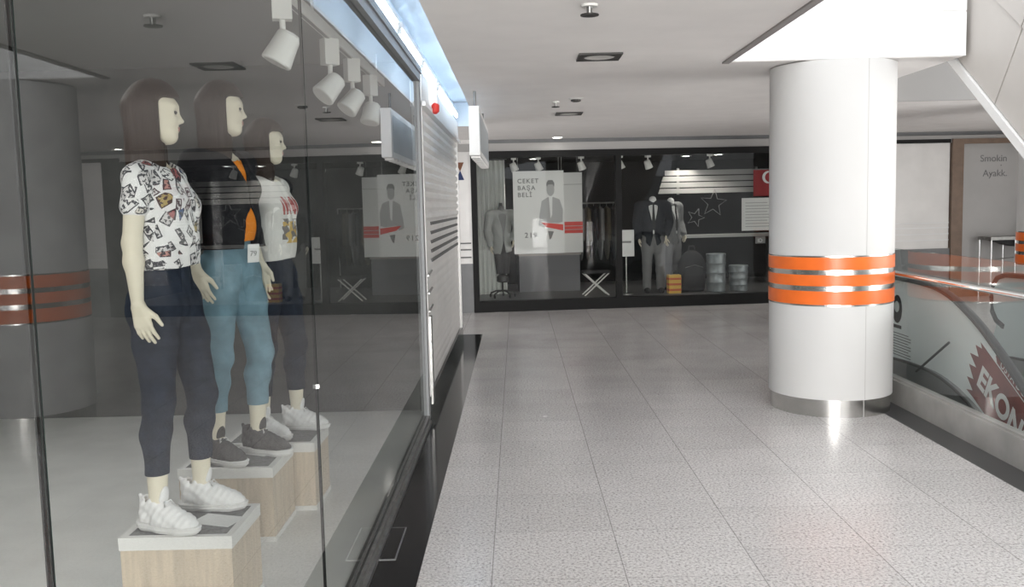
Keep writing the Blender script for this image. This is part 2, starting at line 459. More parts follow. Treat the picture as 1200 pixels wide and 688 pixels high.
def mesh_obj(name, VQ, m, parent=None, smooth=True):
    V, Q = VQ
    me = bpy.data.meshes.new(name)
    me.vertices.add(len(V)); me.vertices.foreach_set('co', V.astype(np.float32).ravel())
    me.loops.add(Q.size); me.loops.foreach_set('vertex_index', Q.astype(np.int32).ravel())
    me.polygons.add(len(Q)); me.polygons.foreach_set('loop_start', (np.arange(len(Q))*4).astype(np.int32))
    me.update(calc_edges=True); me.validate()
    me.polygons.foreach_set('use_smooth', [smooth]*len(me.polygons))
    me.materials.append(m)
    o = bpy.data.objects.new(name, me); C.objects.link(o)
    if parent is not None: o.parent = parent
    return o
def join_field(*vqs):
    Vs, Qs, n = [], [], 0
    for V, Q in vqs: Vs.append(V); Qs.append(Q+n); n += len(V)
    return np.concatenate(Vs), np.concatenate(Qs)

# =================================================================== STRUCTURE
CEIL = 2.68
GX = -.73                      # shop window plane
# far facade frame: origin at its left corner, u along it, d into the far shop
FA = .09
MF = Matrix.Translation((-.70, 14.3, 0)) @ Matrix.Rotation(FA, 4, 'Z')
def FP(u, d=0.0, z=0.0): return MF @ Vector((u, d, z))

b = MB()
b.box(-.48, 2.79, -6, 11.85, -.3, 0)
b.box(-5, 2.79, 11.85, 16.2, -.3, 0)
b.box(2.79, 10, 9.0, 16.5, -.3, 0)
struct(b.build('floor', Mt['floor']))
b = MB(); b.box(-.80, -.48, -6, 11.85, -.3, 0)
struct(b.build('trim_1', Mt['black_granite']))
b = MB(); b.box(2.79, 3.06, -6, 9.0, -.3, 0)
struct(b.build('trim_2', Mt['dark_granite']))
b = MB(); b.box(3.0, 10, -6, 16, -4.2, -4.0)
struct(b.build('floor_lower', Mt['lower']))

# ceiling with atrium opening and cove slot
b = MB()
b.box(-.46, 1.55, -6, 15.2, CEIL, CEIL+.3)
b.box(1.55, 3.33, 6.95, 15.2, CEIL, CEIL+.3); b.box(3.33, 3.35, 10.1, 15.2, CEIL, CEIL+.3)
b.box(3.35, 10, 10.1, 15.6, CEIL, CEIL+.3)
b.box(-5, -.46, 11.85, 15.2, CEIL, CEIL+.3)
struct(b.build('ceiling', Mt['ceiling']))
b = MB()   # cove lid and its back
b.box(-.80, -.46, -6, 11.85, 2.98, 3.0); b.box(-.80, -.775, -6, 11.85, 2.70, 2.98); b.box(-.462, -.44, -6, 11.85, 2.70, 2.98)
b.box(-.80, -.46, 11.83, 11.85, 2.68, 2.98)
struct(b.build('trim_3', Mt['cove_white']))
# ceiling edge moulding round the opening
b = MB(); b.box(1.55, 1.60, -6, 6.95, CEIL-.012, CEIL+.05)
struct(b.build('trim_4', mat('edge_grey', (.30, .28, .27), .6)))
# bright fascias of the atrium opening
b = MB()
b.box(1.61, 3.345, 6.93, 7.05, CEIL+.004, 3.0); b.box(1.61, 3.345, 6.94, 7.05, 3.0, 3.012); b.box(1.61, 3.345, 6.93, 7.05, 3.012, 3.9)
b.box(1.45, 1.60, -6, 7.05, CEIL+.31, 3.9)
struct(b.build('wall_atrium', Mt['white_fascia']))
b = MB(); b.box(3.35, 10, 10.06, 10.098, CEIL-.002, 4.6)
struct(b.build('wall_atrium_far', mat('void_grey', (.34, .33, .32), .8)))
b = MB(); b.box(-6, 10, -6.1, -6, 0, CEIL); struct(b.build('wall_back', Mt['wall']))
b = MB(); b.box(9.9, 10, -6, 16, -4, 7); struct(b.build('wall_right', Mt['wall']))
b = MB(); b.box(3.0, 10, 9.0, 9.05, -4, -.3); b.box(2.98, 3.06, -6, 9.0, -4, -.3); struct(b.build('wall_void', Mt['dado']))

# ---- shop on the left: floor, dark walls, ceiling
b = MB(); b.box(-4.2, -.765, -3, 7.2, -.2, .05); struct(b.build('floor_shop', Mt['shop_floor']))
b = MB(); b.box(-4.3, -4.2, -3, 7.2, 0, 3.0); b.box(-4.3, -.80, -3.1, -3, 0, 3.0); struct(b.build('wall_shop_back', mat('shop_back_wall', (.22, .22, .215), .9, spec=.1)))
b = MB(); b.box(-4.3, -.80, 7.2, 7.3, 0, 3.0)
struct(b.build('wall_shop_end', Mt['shop_dark']))
b = MB(); b.box(-4.2, -.80, -3, 7.2, 2.78, 2.9); struct(b.build('ceiling_shop', Mt['shop_ceiling']))

# shop window (panes are slabs: mirror on the street face, clear inner face)
def pane_obj(name, parent, y0, y1, z0, z1, x0=GX-.007, x1=GX, m=None):
    b = MB()
    b.box(x0, x1, y0, y1, z0, z1)
    o = b.build(name, [Mt['clear'], m or Mt['glass'], Mt['glass_edge']], parent)
    for p in o.data.polygons:
        n = p.normal
        p.material_index = 1 if n.x > .9 else (0 if n.x < -.9 else 2)
    return o
w1 = sroot('window_1')
for y0, y1 in ((-3, 1.366), (1.374, 3.246), (3.254, 6.97)):
    pane_obj('pane', w1, y0, y1, .06, 2.60)
for yc in (1.37, 3.25):
    b = MB(); b.box(GX-.010, GX-.002, yc-.004, yc+.004, .06, 2.60); b.build('seal', Mt['seal'], w1)
    b = MB(); b.box(GX-.016, GX+.006, yc-.006, yc+.006, .86 if yc < 2 else 1.02, .875 if yc < 2 else 1.035); b.build('clip', Mt['chrome'], w1)
b = MB()     # bottom channel
b.box(GX-.035, GX-.012, -3, 6.97, .0, .062); b.box(GX, GX+.022, -3, 6.97, 0, .055); b.box(GX+.022, GX+.040, -3, 6.97, 0, .022)
b.build('bottom_channel', Mt['alu_dark'], w1)
b = MB()
b.box(GX-.04, GX+.03, -3, 7.0, 2.60, 2.66); b.box(GX-.02, GX+.042, -3, 7.0, 2.655, 2.70)
b.build('top_rail', Mt['alu'], w1)
b = MB()
b.box(GX-.04, GX+.02, 6.97, 7.04, 0, 2.66); b.box(GX-.04, GX+.006, 7.045, 7.10, 0, 2.66)
b.build('end_post', Mt['alu'], w1)
b = MB(); b.box(GX-.04, GX+.012, 7.10, 7.16, 0.0, 2.70); b.build('side_post', mat('post_grey', (.36, .36, .37), .5), w1)

# low granite wall base and white fascia at the shutter
b = MB(); b.box(-.80, -.715, 7.16, 11.6, 0, .165); struct(b.build('baseboard_left', Mt['black_granite']))
b = MB(); b.box(-.80, -.71, 7.16, 11.6, 2.46, 2.70); b.box(-.80, -.68, 7.16, 11.6, 2.44, 2.475); struct(b.build('trim_5', Mt['white_fascia']))
b = MB(); b.box(-.9, -.72, 11.32, 11.6, .165, 2.46); b.box(-5, -.8, 11.5, 11.6, 0, CEIL); struct(b.build('wall_left', Mt['wall']))

# roller shutter (door_1): slatted curtain, guide, slots, lock rods
d1 = sroot('door_1')
b = MB(); prof = []
n = 28; z0, z1 = .17, 2.44
for i in range(n):
    za = z0+(z1-z0)*i/n; h = (z1-z0)/n
    dp = .022 if i > 16 else .006
    for t, q in ((0, 0), (.12, .3), (.35, 1), (.75, .9), (.95, .1)):
        prof.append((-.735+dp*q, za+h*t))
prof.append((-.735, z1))
pv = [[b.bm.verts.new((x, y, z)) for x, z in prof] for y in (7.22, 11.28)]
for i in range(len(prof)-1): b.bm.faces.new((pv[0][i], pv[1][i], pv[1][i+1], pv[0][i+1]))
bk = [[b.bm.verts.new((-.76, y, z)) for z in (z0, z1)] for y in (7.22, 11.28)]
b.bm.faces.new((bk[0][0], bk[0][1], bk[1][1], bk[1][0]))
b.build('shutter_curtain', Mt['shutter'], d1)
for k in range(5):
    z = 1.20+.078*k
    b = MB(); b.box(-.738, -.722, 7.75, 11.2, z, z+.026); b.bevel(.003, 1); b.build('vent_slot', Mt['shutter_dark'], d1)
b = MB(); b.box(-.76, -.705, 11.28, 11.33, .165, 2.46); b.box(-.76, -.712, 7.16, 7.22, .165, 2.46); b.build('guide_rail', Mt['shutter'], d1)
for z in (1.13, .99, .85):
    b = MB(); b.cyl((-.70, 7.12, z), (-.70, 7.42, z+.02), .009); b.build('lock_rod', Mt['alu_dark'], d1)
b = MB(); b.box(-.712, -.695, 7.18, 7.30, .10, .80); b.bevel(.003, 1); b.build('kick_plate', Mt['alu_dark'], d1)

# far facade -----------------------------------------------------------
def fbox(b, u0, u1, d0, d1, z0, z1): return b.box(u0, u1, d0, d1, z0, z1, MF)
b = MB()
fbox(b, -4.5, 0, 0, .15, 0, 2.68); struct(b.build('wall_far', Mt['shutter']))
b = MB(); fbox(b, -4.5, 0, -.02, 0, 0, .77); fbox(b, 5.9, 7.77, -.02, 0, 0, .80); struct(b.build('baseboard_far', Mt['dado']))
b = MB()
for z in (.86, .98, 1.08): fbox(b, -4.5, -.02, -.012, 0, z, z+.02)
struct(b.build('trim_6', Mt['shutter_dark']))
b = MB(); fbox(b, 5.9, 7.75, 0, .15, 0, 2.52); struct(b.build('door_2', Mt['shutter']))
b = MB()
for z in (.93, 1.03, 1.13, 1.21): fbox(b, 5.9, 7.75, -.014, 0, z, z+.016)
struct(b.build('trim_7', Mt['white_fascia']))
b = MB()  # bulkhead band and dark shadow gap
fbox(b, -4.5, 11, -.02, .15, 2.50, 2.62); struct(b.build('trim_8', mat('bulkhead', (.42, .41, .40), .8)))
b = MB(); fbox(b, -4.5, 11, .04, .2, 2.62, CEIL+.05); struct(b.build('trim_9', Mt['dado']))
b = MB(); fbox(b, 5.6, 7.75, -.03, 0, 2.50, 2.56)
struct(b.build('trim_10', Mt['black_frame']))

w2 = sroot('window_2')     # black framed shopfront
b = MB(); fbox(b, 0, 5.9, -.04, .10, 0, .17); b.build('base_rail', Mt['black_frame'], w2)
b = MB(); fbox(b, 0, 5.9, -.04, .10, 2.40, 2.50); b.build('header', Mt['black_frame'], w2)
for u0, u1 in ((0, .09), (2.27, 2.36), (5.6, 5.9)):
    b = MB(); fbox(b, u0, u1, -.04, .10, .17, 2.40); b.build('mullion', Mt['black_frame'], w2)
for u0, u1 in ((.09, 2.27), (2.36, 5.6)):
    b = MB(); fbox(b, u0, u1, 0, .01, .17, 2.40)
    o = b.build('pane', [Mt['clear'], Mt['glass_far']], w2)
    nn = MF.to_3x3() @ Vector((0, -1, 0))
    for p in o.data.polygons: p.material_index = 1 if p.normal.dot(nn) > .9 else 0
w3 = sroot('window_3')     # brown framed shop at the right
b = MB(); fbox(b, 7.77, 7.96, -.05, .1, 0, 2.56); fbox(b, 7.96, 10.6, -.05, .1, 2.48, 2.56); fbox(b, 7.96, 10.6, -.03, .1, 0, .12); b.build('brown_frame', Mt['brown_frame'], w3)
b = MB(); fbox(b, 7.96, 10.6, .03, .05, .12, 2.48); b.build('frosted_panel', mat('frosted_panel', (.44, .43, .42), .35, noise=(2, .05, U1)), w3)
MT = MF @ Matrix.Rotation(PI/2, 4, 'X')      # text standing in the facade plane
def ftext(name, s, size, m, u, z, d, parent, **k):
    return text(name, s, size, m, MF @ Matrix.Translation((u, d, z)) @ Matrix.Rotation(PI/2, 4, 'X'), parent, **k)
ftext('lettering', 'Smokin', .155, Mt['ink_grey'], 8.28, 2.19, .026, w3)
ftext('lettering', '·', .16, Mt['ink_grey'], 8.62, 2.07, .026, w3)
ftext('lettering', 'Ayakk.', .155, Mt['ink_grey'], 8.33, 1.95, .026, w3)

# far shop interior
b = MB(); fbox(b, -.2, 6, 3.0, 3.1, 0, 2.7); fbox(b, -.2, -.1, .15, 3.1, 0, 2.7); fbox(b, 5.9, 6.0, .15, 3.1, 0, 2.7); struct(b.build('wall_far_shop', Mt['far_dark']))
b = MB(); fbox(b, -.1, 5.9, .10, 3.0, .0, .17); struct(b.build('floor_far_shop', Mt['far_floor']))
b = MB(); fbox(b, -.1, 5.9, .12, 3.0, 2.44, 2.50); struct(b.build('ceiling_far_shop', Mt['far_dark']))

# =================================================================== COLUMNS
def column(loc, label, r=.47, top=2.67):
    t = thing('column', label, 'column', loc, group=None)
    seam = math.radians(-76)
    b = MB(); b.lathe([(r, .135), (r, .847)], 96)
    b.build('shaft', Mt['column_white'], t)
    b = MB(); b.lathe([(r, 1.228), (r, top)], 96); b.build('shaft', Mt['column_white'], t)
    for z0, z1 in ((1.122, 1.216), (1.001, 1.084), (.860, .962)):
        b = MB(); b.lathe([(r-.01, z0), (r+.004, z0), (r+.004, z1), (r-.01, z1)], 96); b.build('orange_band', Mt['orange'], t)
    for z0, z1 in ((1.216, 1.228), (1.084, 1.122), (.962, 1.001), (.847, .860)):
        b = MB(); b.lathe([(r-.012, z0), (r-.002, z0), (r-.002, z1), (r-.012, z1)], 96); b.build('steel_strip', Mt['steel'], t)
    b = MB(); b.lathe([(r-.014, 0), (r-.014, .135)], 96); b.build('steel_base', Mt['steel'], t)
    b = MB()
    for z0, z1 in ((.0, .135),):
        a = seam; c, s_ = math.cos(a), math.sin(a)
        m = Matrix.Rotation(a, 4, 'Z')
        b.box(r-.016, r-.011, -.003, .003, z0, z1, m)
    for z0, z1 in ((.14, .846), (1.229, top)):
        b.box(r-.004, r+.0006, -.002, .002, z0, z1, m)
    b.build('seam', mat('seam_grey', (.45, .44, .43), .5), t)
    return t
column((2.48, 7.28, 0), 'thick white round column with three orange bands standing on the corridor tiles')
column((6.22, 10.5, 0), 'distant white column with orange bands behind the escalator at the right edge')

# =================================================================== CEILING FITTINGS
def square_lamp(x, y, label):
    t = thing('ceiling_downlight', label, 'ceiling light', (x, y, CEIL), group='unlit square ceiling lights')
    b = MB(); n = 32; s = .15
    outer = [];
    for k in range(n):
        a = 2*PI*k/n; c, q = math.cos(a), math.sin(a); m = max(abs(c), abs(q)); outer.append((s*c/m, s*q/m))
    vo = [b.bm.verts.new((x_, y_, -.012)) for x_, y_ in outer]; vi = [b.bm.verts.new((.105*math.cos(2*PI*k/n), .105*math.sin(2*PI*k/n), -.012)) for k in range(n)]
    vt = [b.bm.verts.new((x_, y_, 0)) for x_, y_ in outer]; vu = [b.bm.verts.new((.105*math.cos(2*PI*k/n), .105*math.sin(2*PI*k/n), -.002)) for k in range(n)]
    for k in range(n):
        j = (k+1) % n
        b.bm.faces.new((vo[k], vo[j], vi[j], vi[k])); b.bm.faces.new((vo[k], vt[k], vt[j], vo[j])); b.bm.faces.new((vi[k], vi[j], vu[j], vu[k]))
    b.build('square_frame', Mt['lamp_dark'], t)
    b = MB(); b.lathe([(.104, -.010), (.09, -.006), (.03, -.003)], 32); b.build('lens', Mt['lamp_lens'], t)
    return t
square_lamp(.60, 6.52, 'nearer dark square ceiling light with a round unlit lens')
square_lamp(.615, 10.5, 'farther dark square ceiling light with a round unlit lens')
def sprinkler(x, y, label, s=1.0):
    t = thing('sprinkler', label, 'sprinkler', (x, y, CEIL), group='ceiling sprinklers')
    b = MB(); b.lathe([(.034*s, -.012), (.038*s, 0)], 20); b.build('rosette', Mt['plastic_white'], t)
    b = MB(); b.lathe([(.012*s, -.045), (.014*s, -.012)], 12); b.build('body', Mt['alu_dark'], t)
    b = MB(); b.lathe([(.010, -.060), (.040*s, -.056), (.040*s, -.050), (.012, -.045)], 20); b.build('deflector', Mt['lamp_dark'], t)
sprinkler(.40, 4.85, 'sprinkler head nearest the top edge of the corridor ceiling', 1.2)
sprinkler(.413, 9.28, 'small sprinkler head beside the farther square ceiling light', 1.0)
t = thing('smoke_detector', 'flat smoke detector on the ceiling just before the farther square light', 'smoke detector', (.60, 9.05, CEIL))
b = MB(); b.lathe([(.055, -.012), (.075, 0)], 28); b.build('base', Mt['plastic_white'], t)
b = MB(); b.lathe([(.030, -.034), (.048, -.028), (.050, -.012)], 28); b.build('sensor_cap', Mt['lamp_dark'], t)
def round_lamp(loc, label, r=.075, group='lit round downlights', power=0):
    t = thing('round_downlight', label, 'ceiling light', loc, group=group)
    b = MB(); b.lathe([(r, -.012), (r+.018, -.010), (r+.02, 0)], 32, cap=False); b.build('trim_ring', Mt['plastic_white'], t)
    b = MB(); b.lathe([(.005, -.011), (r, -.009), (r, -.002)], 32); b.build('diffuser', Mt['lit_white'], t)
    if power:
        l = bpy.data.lights.new('downlight_lamp', 'SPOT'); l.energy = power; l.spot_size = R(125); l.spot_blend = .6; l.shadow_soft_size = .06; l.color = (1, .95, .88)
        lo = bpy.data.objects.new('lamp', l); C.objects.link(lo); lo.parent = t; lo.location = (0, 0, -.03)
round_lamp((.645, 14.1, CEIL), 'lit round downlight in the corridor ceiling just before the far shopfront')
round_lamp((4.7, 14.35, CEIL), 'lit round downlight in the corridor ceiling hidden behind the white column')

# cove tubes
for k, nm in enumerate(('nearest', 'second nearest', 'third nearest', 'third farthest', 'second farthest', 'farthest')):
    y0 = 3.1+1.45*k
    t = thing('light_batten', nm+' blue-white tube light in the ceiling cove above the shop window and shutter', 'tube light', (-.725, y0, 2.765), group='tube lights in the cove')
    b = MB(); b.box(-.02, .02, 0, 1.32, .045, .08); b.bevel(.003, 1); b.build('batten_body', Mt['white_fascia'], t)
    b = MB(); b.cyl((0, .03, .022), (0, 1.29, .022), .014, n=12); b.build('tube', Mt['tube'], t)
    for y in (0, 1.29):
        b = MB(); b.box(-.012, .012, y, y+.03, .005, .05); b.build('lamp_holder', Mt['plastic_white'], t)

# =================================================================== ESCALATORS AND RAILING
t = thing('glass_railing', 'glass railing with a metal handrail on a grey kerb beside the escalator', 'railing', (3.0, 0, 0))
b = MB(); b.box(0, .10, -5, 8.95, 0, .19); b.box(.02, .08, -5, 8.95, .19, .205); b.bevel(.006, 2); b.build('kerb', mat('kerb_grey', (.44, .43, .41), .45, metal=.2, noise=(4, .15, U1)), t)
for y0, y1 in ((-5, -2.2), (-2.185, 1.2), (1.215, 4.6), (4.615, 8.93)):
    b = MB(); b.box(.044, .056, y0, y1, .20, 1.24); o = b.build('glass_panel', [Mt['clear'], Mt['glass_rail'], Mt['glass_edge']], t)
    for p in o.data.polygons: p.material_index = 1 if p.normal.x < -.9 else (0 if p.normal.x > .9 else 2)
b = MB(); b.tube([(.0, -5, 1.05), (.0, 8.93, 1.05)], .022, 14, squash=(.028, .02)); b.build('handrail', Mt['chrome'], t)
for y in (-3, .4, 3.6, 6.3, 8.2):
    b = MB(); b.cyl((0, y, 1.05), (.05, y, 1.05), .012); b.build('bracket', Mt['chrome'], t)

# upper escalator truss (underside over the void)
t = thing('upper_escalator', 'cream-clad underside and flank of the escalator rising overhead at top right', 'escalator', (3.375, 0, 0))
SL = .72
def ez(y): return 1.884+SL*(y-6.12)
fnX = lambda a, b_, d: (d, a, b_)
y_lo = 3.0
b = MB(); b.prism([(y_lo, ez(y_lo)), (9.4, ez(9.4)), (9.4, ez(9.4)+1.35), (y_lo, ez(y_lo)+1.35)], .012, 1.5, fnX); b.build('truss', Mt['cream_panel'], t)
for y in (4.3, 5.55, 6.95, 8.2):     # flank panels with joints square to the slope
    pass
js = [3.0, 4.45, 5.72, 6.60, 7.9, 9.4]
nrm = Vector((-SL, 1)).normalized()
for a, c in zip(js, js[1:]):
    g = .006
    def up(y, h): return (y+nrm.x*h, ez(y)+nrm.y*h)
    b = MB(); b.prism([up(a+g, .07), up(c-g, .07), up(c-g, .64), up(a+g, .64)], 0, .02, fnX); b.build('flank_panel', Mt['cream_panel'], t)
    b = MB(); b.prism([up(a+g, .65), up(c-g, .65), up(c-g, 1.08), up(a+g, 1.08)], -.012, .02, fnX); b.build('flank_panel', Mt['cream_panel'], t)
b = MB(); b.prism([(y_lo, ez(y_lo)-.005), (9.4, ez(9.4)-.005), up(9.4, .062), up(y_lo, .062)], -.02, .05, fnX); b.build('edge_trim', Mt['white_fascia'], t)

# lower escalator, arriving from the floor below
t = thing('lower_escalator', 'escalator coming up from the floor below with white printed balustrades', 'escalator', (0, 0, 0))
hr = [(8.6, .93), (8.2, .945), (7.7, .945), (7.45, .935), (7.25, .915), (7.05, .875), (6.85, .805), (6.65, .725), (6.45, .62), (6.2, .475), (6.03, .368), (5.2, -.14), (4.0, -.87), (2.0, -2.09), (0, -3.31)]
lowc = [(8.6, .2), (8.15, .229), (7.8, .247), (7.5, .252), (7.3, .248), (7.12, .232), (6.9, .19), (6.67, .125), (6.4, .02), (6.03, -.21), (5.2, -.72), (4.0, -1.45), (2.0, -2.67), (0, -3.89)]
def hz(curve, y):
    ys = [c[0] for c in curve][::-1]; zs = [c[1] for c in curve][::-1]
    return float(np.interp(y, ys, zs))
yy = [0, 2, 4, 5.2]+[5.6+.1*k for k in range(31)]
newel = [(8.6, .93), (8.72, .90), (8.80, .82), (8.83, .70), (8.80, .58), (8.72, .50), (8.6, .46)]
for X, gm in ((3.35, 'vinyl'), (4.4, 'vinyl_grey')):
    dy = 0.0 if X < 4 else -.33
    b = MB(); fn = lambda a, b_, d: (d, a+dy, b_)
    top = [(y, hz(hr, y)-.02) for y in yy]; bot = [(y, hz(lowc, y)) for y in yy]
    b.prism(bot+[(8.8, .3)]+[(y_, z_-0) for y_, z_ in newel[5:0:-1]]+top[::-1], X-.006, X+.006, fn)
    b.build('balustrade', Mt[gm], t)
    b = MB(); pts = [(X, y+dy, hz(hr, y)) for y in yy]+[(X, y_+dy, z_) for y_, z_ in newel[1:]]
    b.tube(pts, .03, 10, squash=(.036, .024)); b.build('handrail', Mt['rubber'], t)
    b = MB(); b.prism([(y, hz(lowc, y)-.5) for y in yy]+[(8.85, -.28), (8.85, .2)]+bot[::-1], X-.05, X+.05, fn); b.build('skirt', Mt['escal_grey'], t)
    b = MB(); b.tube([(X-.052, y+dy, hz(lowc, y)) for y in yy], .012, 8); b.build('deck_edge', Mt['rubber'], t)
b = MB()
for k in range(24):
    y1 = 7.6-.4*k*.8; z1 = -.02 - .2*k*.98
    b.box(3.42, 4.33, y1-.36, y1, z1-.22, z1)
o = b.build('steps', Mt['step'], t); o['kind'] = 'stuff'
b = MB(); b.box(3.42, 4.33, 7.6, 9.0, -.2, -.005); b.build('landing_plate', Mt['alu_dark'], t)
# prints on the near balustrade (seen from the corridor: right is towards -y)
MV = Matrix(((0, 0, -1, 0), (-1, 0, 0, 0), (0, 1, 0, 0), (0, 0, 0, 1)))   # text x -> -y, text y -> z, text z -> -x
XP = 3.343
def vprint(name, s, size, m, y, z, ang, off=0.0, **k):
    return text(name, s, size, m, Matrix.Translation((XP-off, y, z)) @ MV @ Matrix.Rotation(ang, 4, 'Z'), t, ext=.0006, **k)
sl_a = R(-27)
def along(y, z, a, n_):    # a along the slope, n_ up from it
    return (y-(math.cos(sl_a)*a-math.sin(sl_a)*n_), z+math.sin(sl_a)*a+math.cos(sl_a)*n_)
Ey, Ez = 6.63, .315
def banner(name, pts, m, off):
    b = MB(); b.prism([along(Ey, Ez, a, n_) for a, n_ in pts], XP-off-.0006, XP-off+.001, fnX); return b.build(name, m, t)
banner('banner_print', [(-.10, .26), (1.4, .22), (1.4, -.16), (.02, -.16), (-.10, -.17), (-.02, -.12), (-.14, -.08), (-.05, -.04), (-.16, .02), (-.06, .06), (-.19, .10), (-.07, .15), (-.15, .20), (-.06, .23)], Mt['maroon'], .001)
vprint('banner_letters', 'EKONOMİ', .235, Mt['white_print'], *along(Ey, Ez, .0, -.035), sl_a, .003, bold=.008)
banner('banner_print', [(.16, .34), (1.4, .30), (1.4, .225), (.16, .265), (.12, .30)], Mt['maroon'], .001)
vprint('banner_letters', 'USTA DÖNER', .085, Mt['white_print'], *along(Ey, Ez, .20, .272), sl_a, .003)
vprint('banner_letters', 'EKONOMİ', .06, Mt['maroon'], *along(Ey, Ez, .30, -.23), sl_a, .003)
b = MB(); b.prism([(8.07+.10*math.cos(a), .67+.125*math.sin(a)) for a in [2*PI*k/20 for k in range(20)]], XP-.002, XP, fnX); b.build('round_logo', Mt['ink'], t)
b = MB(); b.prism([(8.075+.05*math.cos(a), .69+.05*math.sin(a)) for a in [2*PI*k/12 for k in range(12)]], XP-.004, XP-.002, fnX); b.build('round_logo', Mt['vinyl_grey'], t)
b = MB(); b.box(XP-.002, XP, 7.98, 8.16, .50, .53); b.build('logo_caption', Mt['ink'], t)
b = MB()
for k in range(9): b.box(XP-.002, XP, 7.78+.05*(k % 3 == 2), 8.2, .26+.024*k, .268+.024*k)
b.build('small_print', Mt['ink_grey'], t)
b = MB()
for k in range(6): b.box(4.4-.012, 4.4-.006, 6.1+.1*(k % 2), 6.75, .52+.03*k, .528+.03*k)
b.build('small_print', Mt['ink_grey'], t)
b = MB(); b.cyl((3.285, 7.53, .21), (3.285, 6.97, .535), .010, n=10); b.build('thin_rod', Mt['rubber'], t)  # thin dark rod slanting in front of the skirt

# =================================================================== SIGN BOX AND SMALL WALL ITEMS
t = thing('hanging_sign', 'white slab sign box hung from the ceiling past the shutter', 'sign', (-.35, 8.0, 2.1))
b = MB(); b.box(-.045, .045, 0, 2.6, .0, .42); b.bevel(.006, 2); b.build('sign_case', Mt['white_fascia'], t)
for s in (-1, 1):
    b = MB(); b.box(s*.046-.002, s*.046+.002, .10, 2.5, .05, .37); b.build('sign_face', mat('sign_face', (.42, .47, .50), .3), t)
for k in range(10):
    b = MB(); b.box(-.04, .04, .15+.25*k, .27+.25*k, -.018, 0); b.build('lower_louvre', Mt['shutter'], t)
for y in (.3, 2.3):
    b = MB(); b.cyl((0, y, .42), (0, y, .58), .012); b.build('hanger', Mt['alu'], t)
t = thing('shutter_bracket', 'white end bracket with a red cap at the top corner of the shutter', 'bracket', (-.66, 7.75, 2.46))
b = MB(); b.box(-.05, .02, 0, .10, .0, .26); b.bevel(.004, 1); b.build('bracket_plate', Mt['white_fascia'], t)
b = MB(); b.lathe([(.012, -.02), (.034, 0), (.036, .05), (.018, .075)], 16, (.0, .02, -.005)); b.build('red_cap', Mt['red'], t)
t = thing('wall_sticker', 'small sticker of a brown and a blue triangle on the white wall past the shutter', 'sticker', FP(-.16, -.004, 2.2), FA)
b = MB(); b.prism([(-.06, .14), (.06, .14), (0, .0)], -.002, .002, lambda a, c, d: (a, d, c)); b.build('brown_triangle', Mt['brown'], t)
b = MB(); b.prism([(-.06, -.13), (.06, -.13), (0, .02)], -.004, 0, lambda a, c, d: (a, d, c)); b.build('blue_triangle', Mt['navy_print'], t)
t = thing('floor_hatch', 'small steel-edged hatch plate in the black granite strip by the window', 'hatch', (-.665, 4.42, 0))
b = MB(); b.box(-.055, .055, -.22, .22, -.001, .003); b.build('rim', mat('hatch_rim', (.25, .25, .25), .4, metal=.6), t)
b = MB(); b.box(-.048, .048, -.21, .21, .003, .0045); b.build('plate', Mt['black_granite'], t)

# =================================================================== TRACK LIGHTS IN THE SHOP WINDOW
t = thing('light_track', 'white ceiling track carrying the spotlights inside the shop window', 'track', (-1.0, 0, 2.585))
b = MB(); b.box(-.018, .018, -1, 7.1, 0, .06); b.bevel(.002, 1); b.build('rail', Mt['track_white'], t)
b = MB(); b.box(-.008, .008, -1, 7.1, -.004, .0); b.build('slot', Mt['shutter_dark'], t)
for y in (.4, 2.6, 4.7, 6.8):
    b = MB(); b.cyl((0, y, .06), (0, y, .195), .008, n=8); b.build('hanger', Mt['track_white'], t)
def spot(loc, label, yaw, tilt, group, s=1.0, drop=.10):
    t = thing('track_spotlight', label, 'spotlight', loc, yaw, group)
    b = MB(); b.box(-.042*s, .042*s, -.032*s, .032*s, -drop, 0); b.bevel(.004, 2); b.build('adapter', Mt['track_white'], t)
    b = MB(); b.cyl((0, 0, -drop-.075*s), (0, 0, -drop), .013*s); b.box(-.012*s, .012*s, -.006, .006, -drop-.11*s, -drop-.06*s); b.build('arm', Mt['track_white'], t)
    m = Matrix.Translation((0, 0, -drop-.115*s)) @ Matrix.Rotation(tilt, 4, 'Y')
    b = MB(); b.lathe([(.064*s, -.078*s), (.068*s, -.072*s), (.060*s, -.01*s), (.053*s, .055*s), (.042*s, .066*s)], 28, (0, 0, 0), m)
    h = b.build('lamp_head', Mt['track_white'], t)
    b = MB(); b.lathe([(.03*s, -.074*s), (.056*s, -.0795*s)], 24, (0, 0, 0), m); b.build('lamp_glass', Mt['lamp_lens'], h)
    b = MB()
    for k in range(5): b.box(-.02*s+.01*s*k-.002, -.02*s+.01*s*k+.002, .05*s, .062*s, -.02*s, .04*s, m)
    b.build('cooling_fin', Mt['track_white'], h)
    return t
G = 'track spotlights in the shop window'
spot((-1.0, 4.08, 2.585), 'nearest of the four white track spotlights, above the gap between panes', R(15), R(28), G, 1.0, .10)
spot((-1.0, 5.10, 2.585), 'second white track spotlight from the left, aimed down and left', R(38), R(44), G, 1.0, .14)
spot((-1.0, 5.78, 2.585), 'third white track spotlight from the left, aimed down and left', R(36), R(40), G, 1.0, .14)
spot((-1.0, 6.50, 2.585), 'farthest white track spotlight, nearest the window end post', R(60), R(18), G, 1.0, .14)

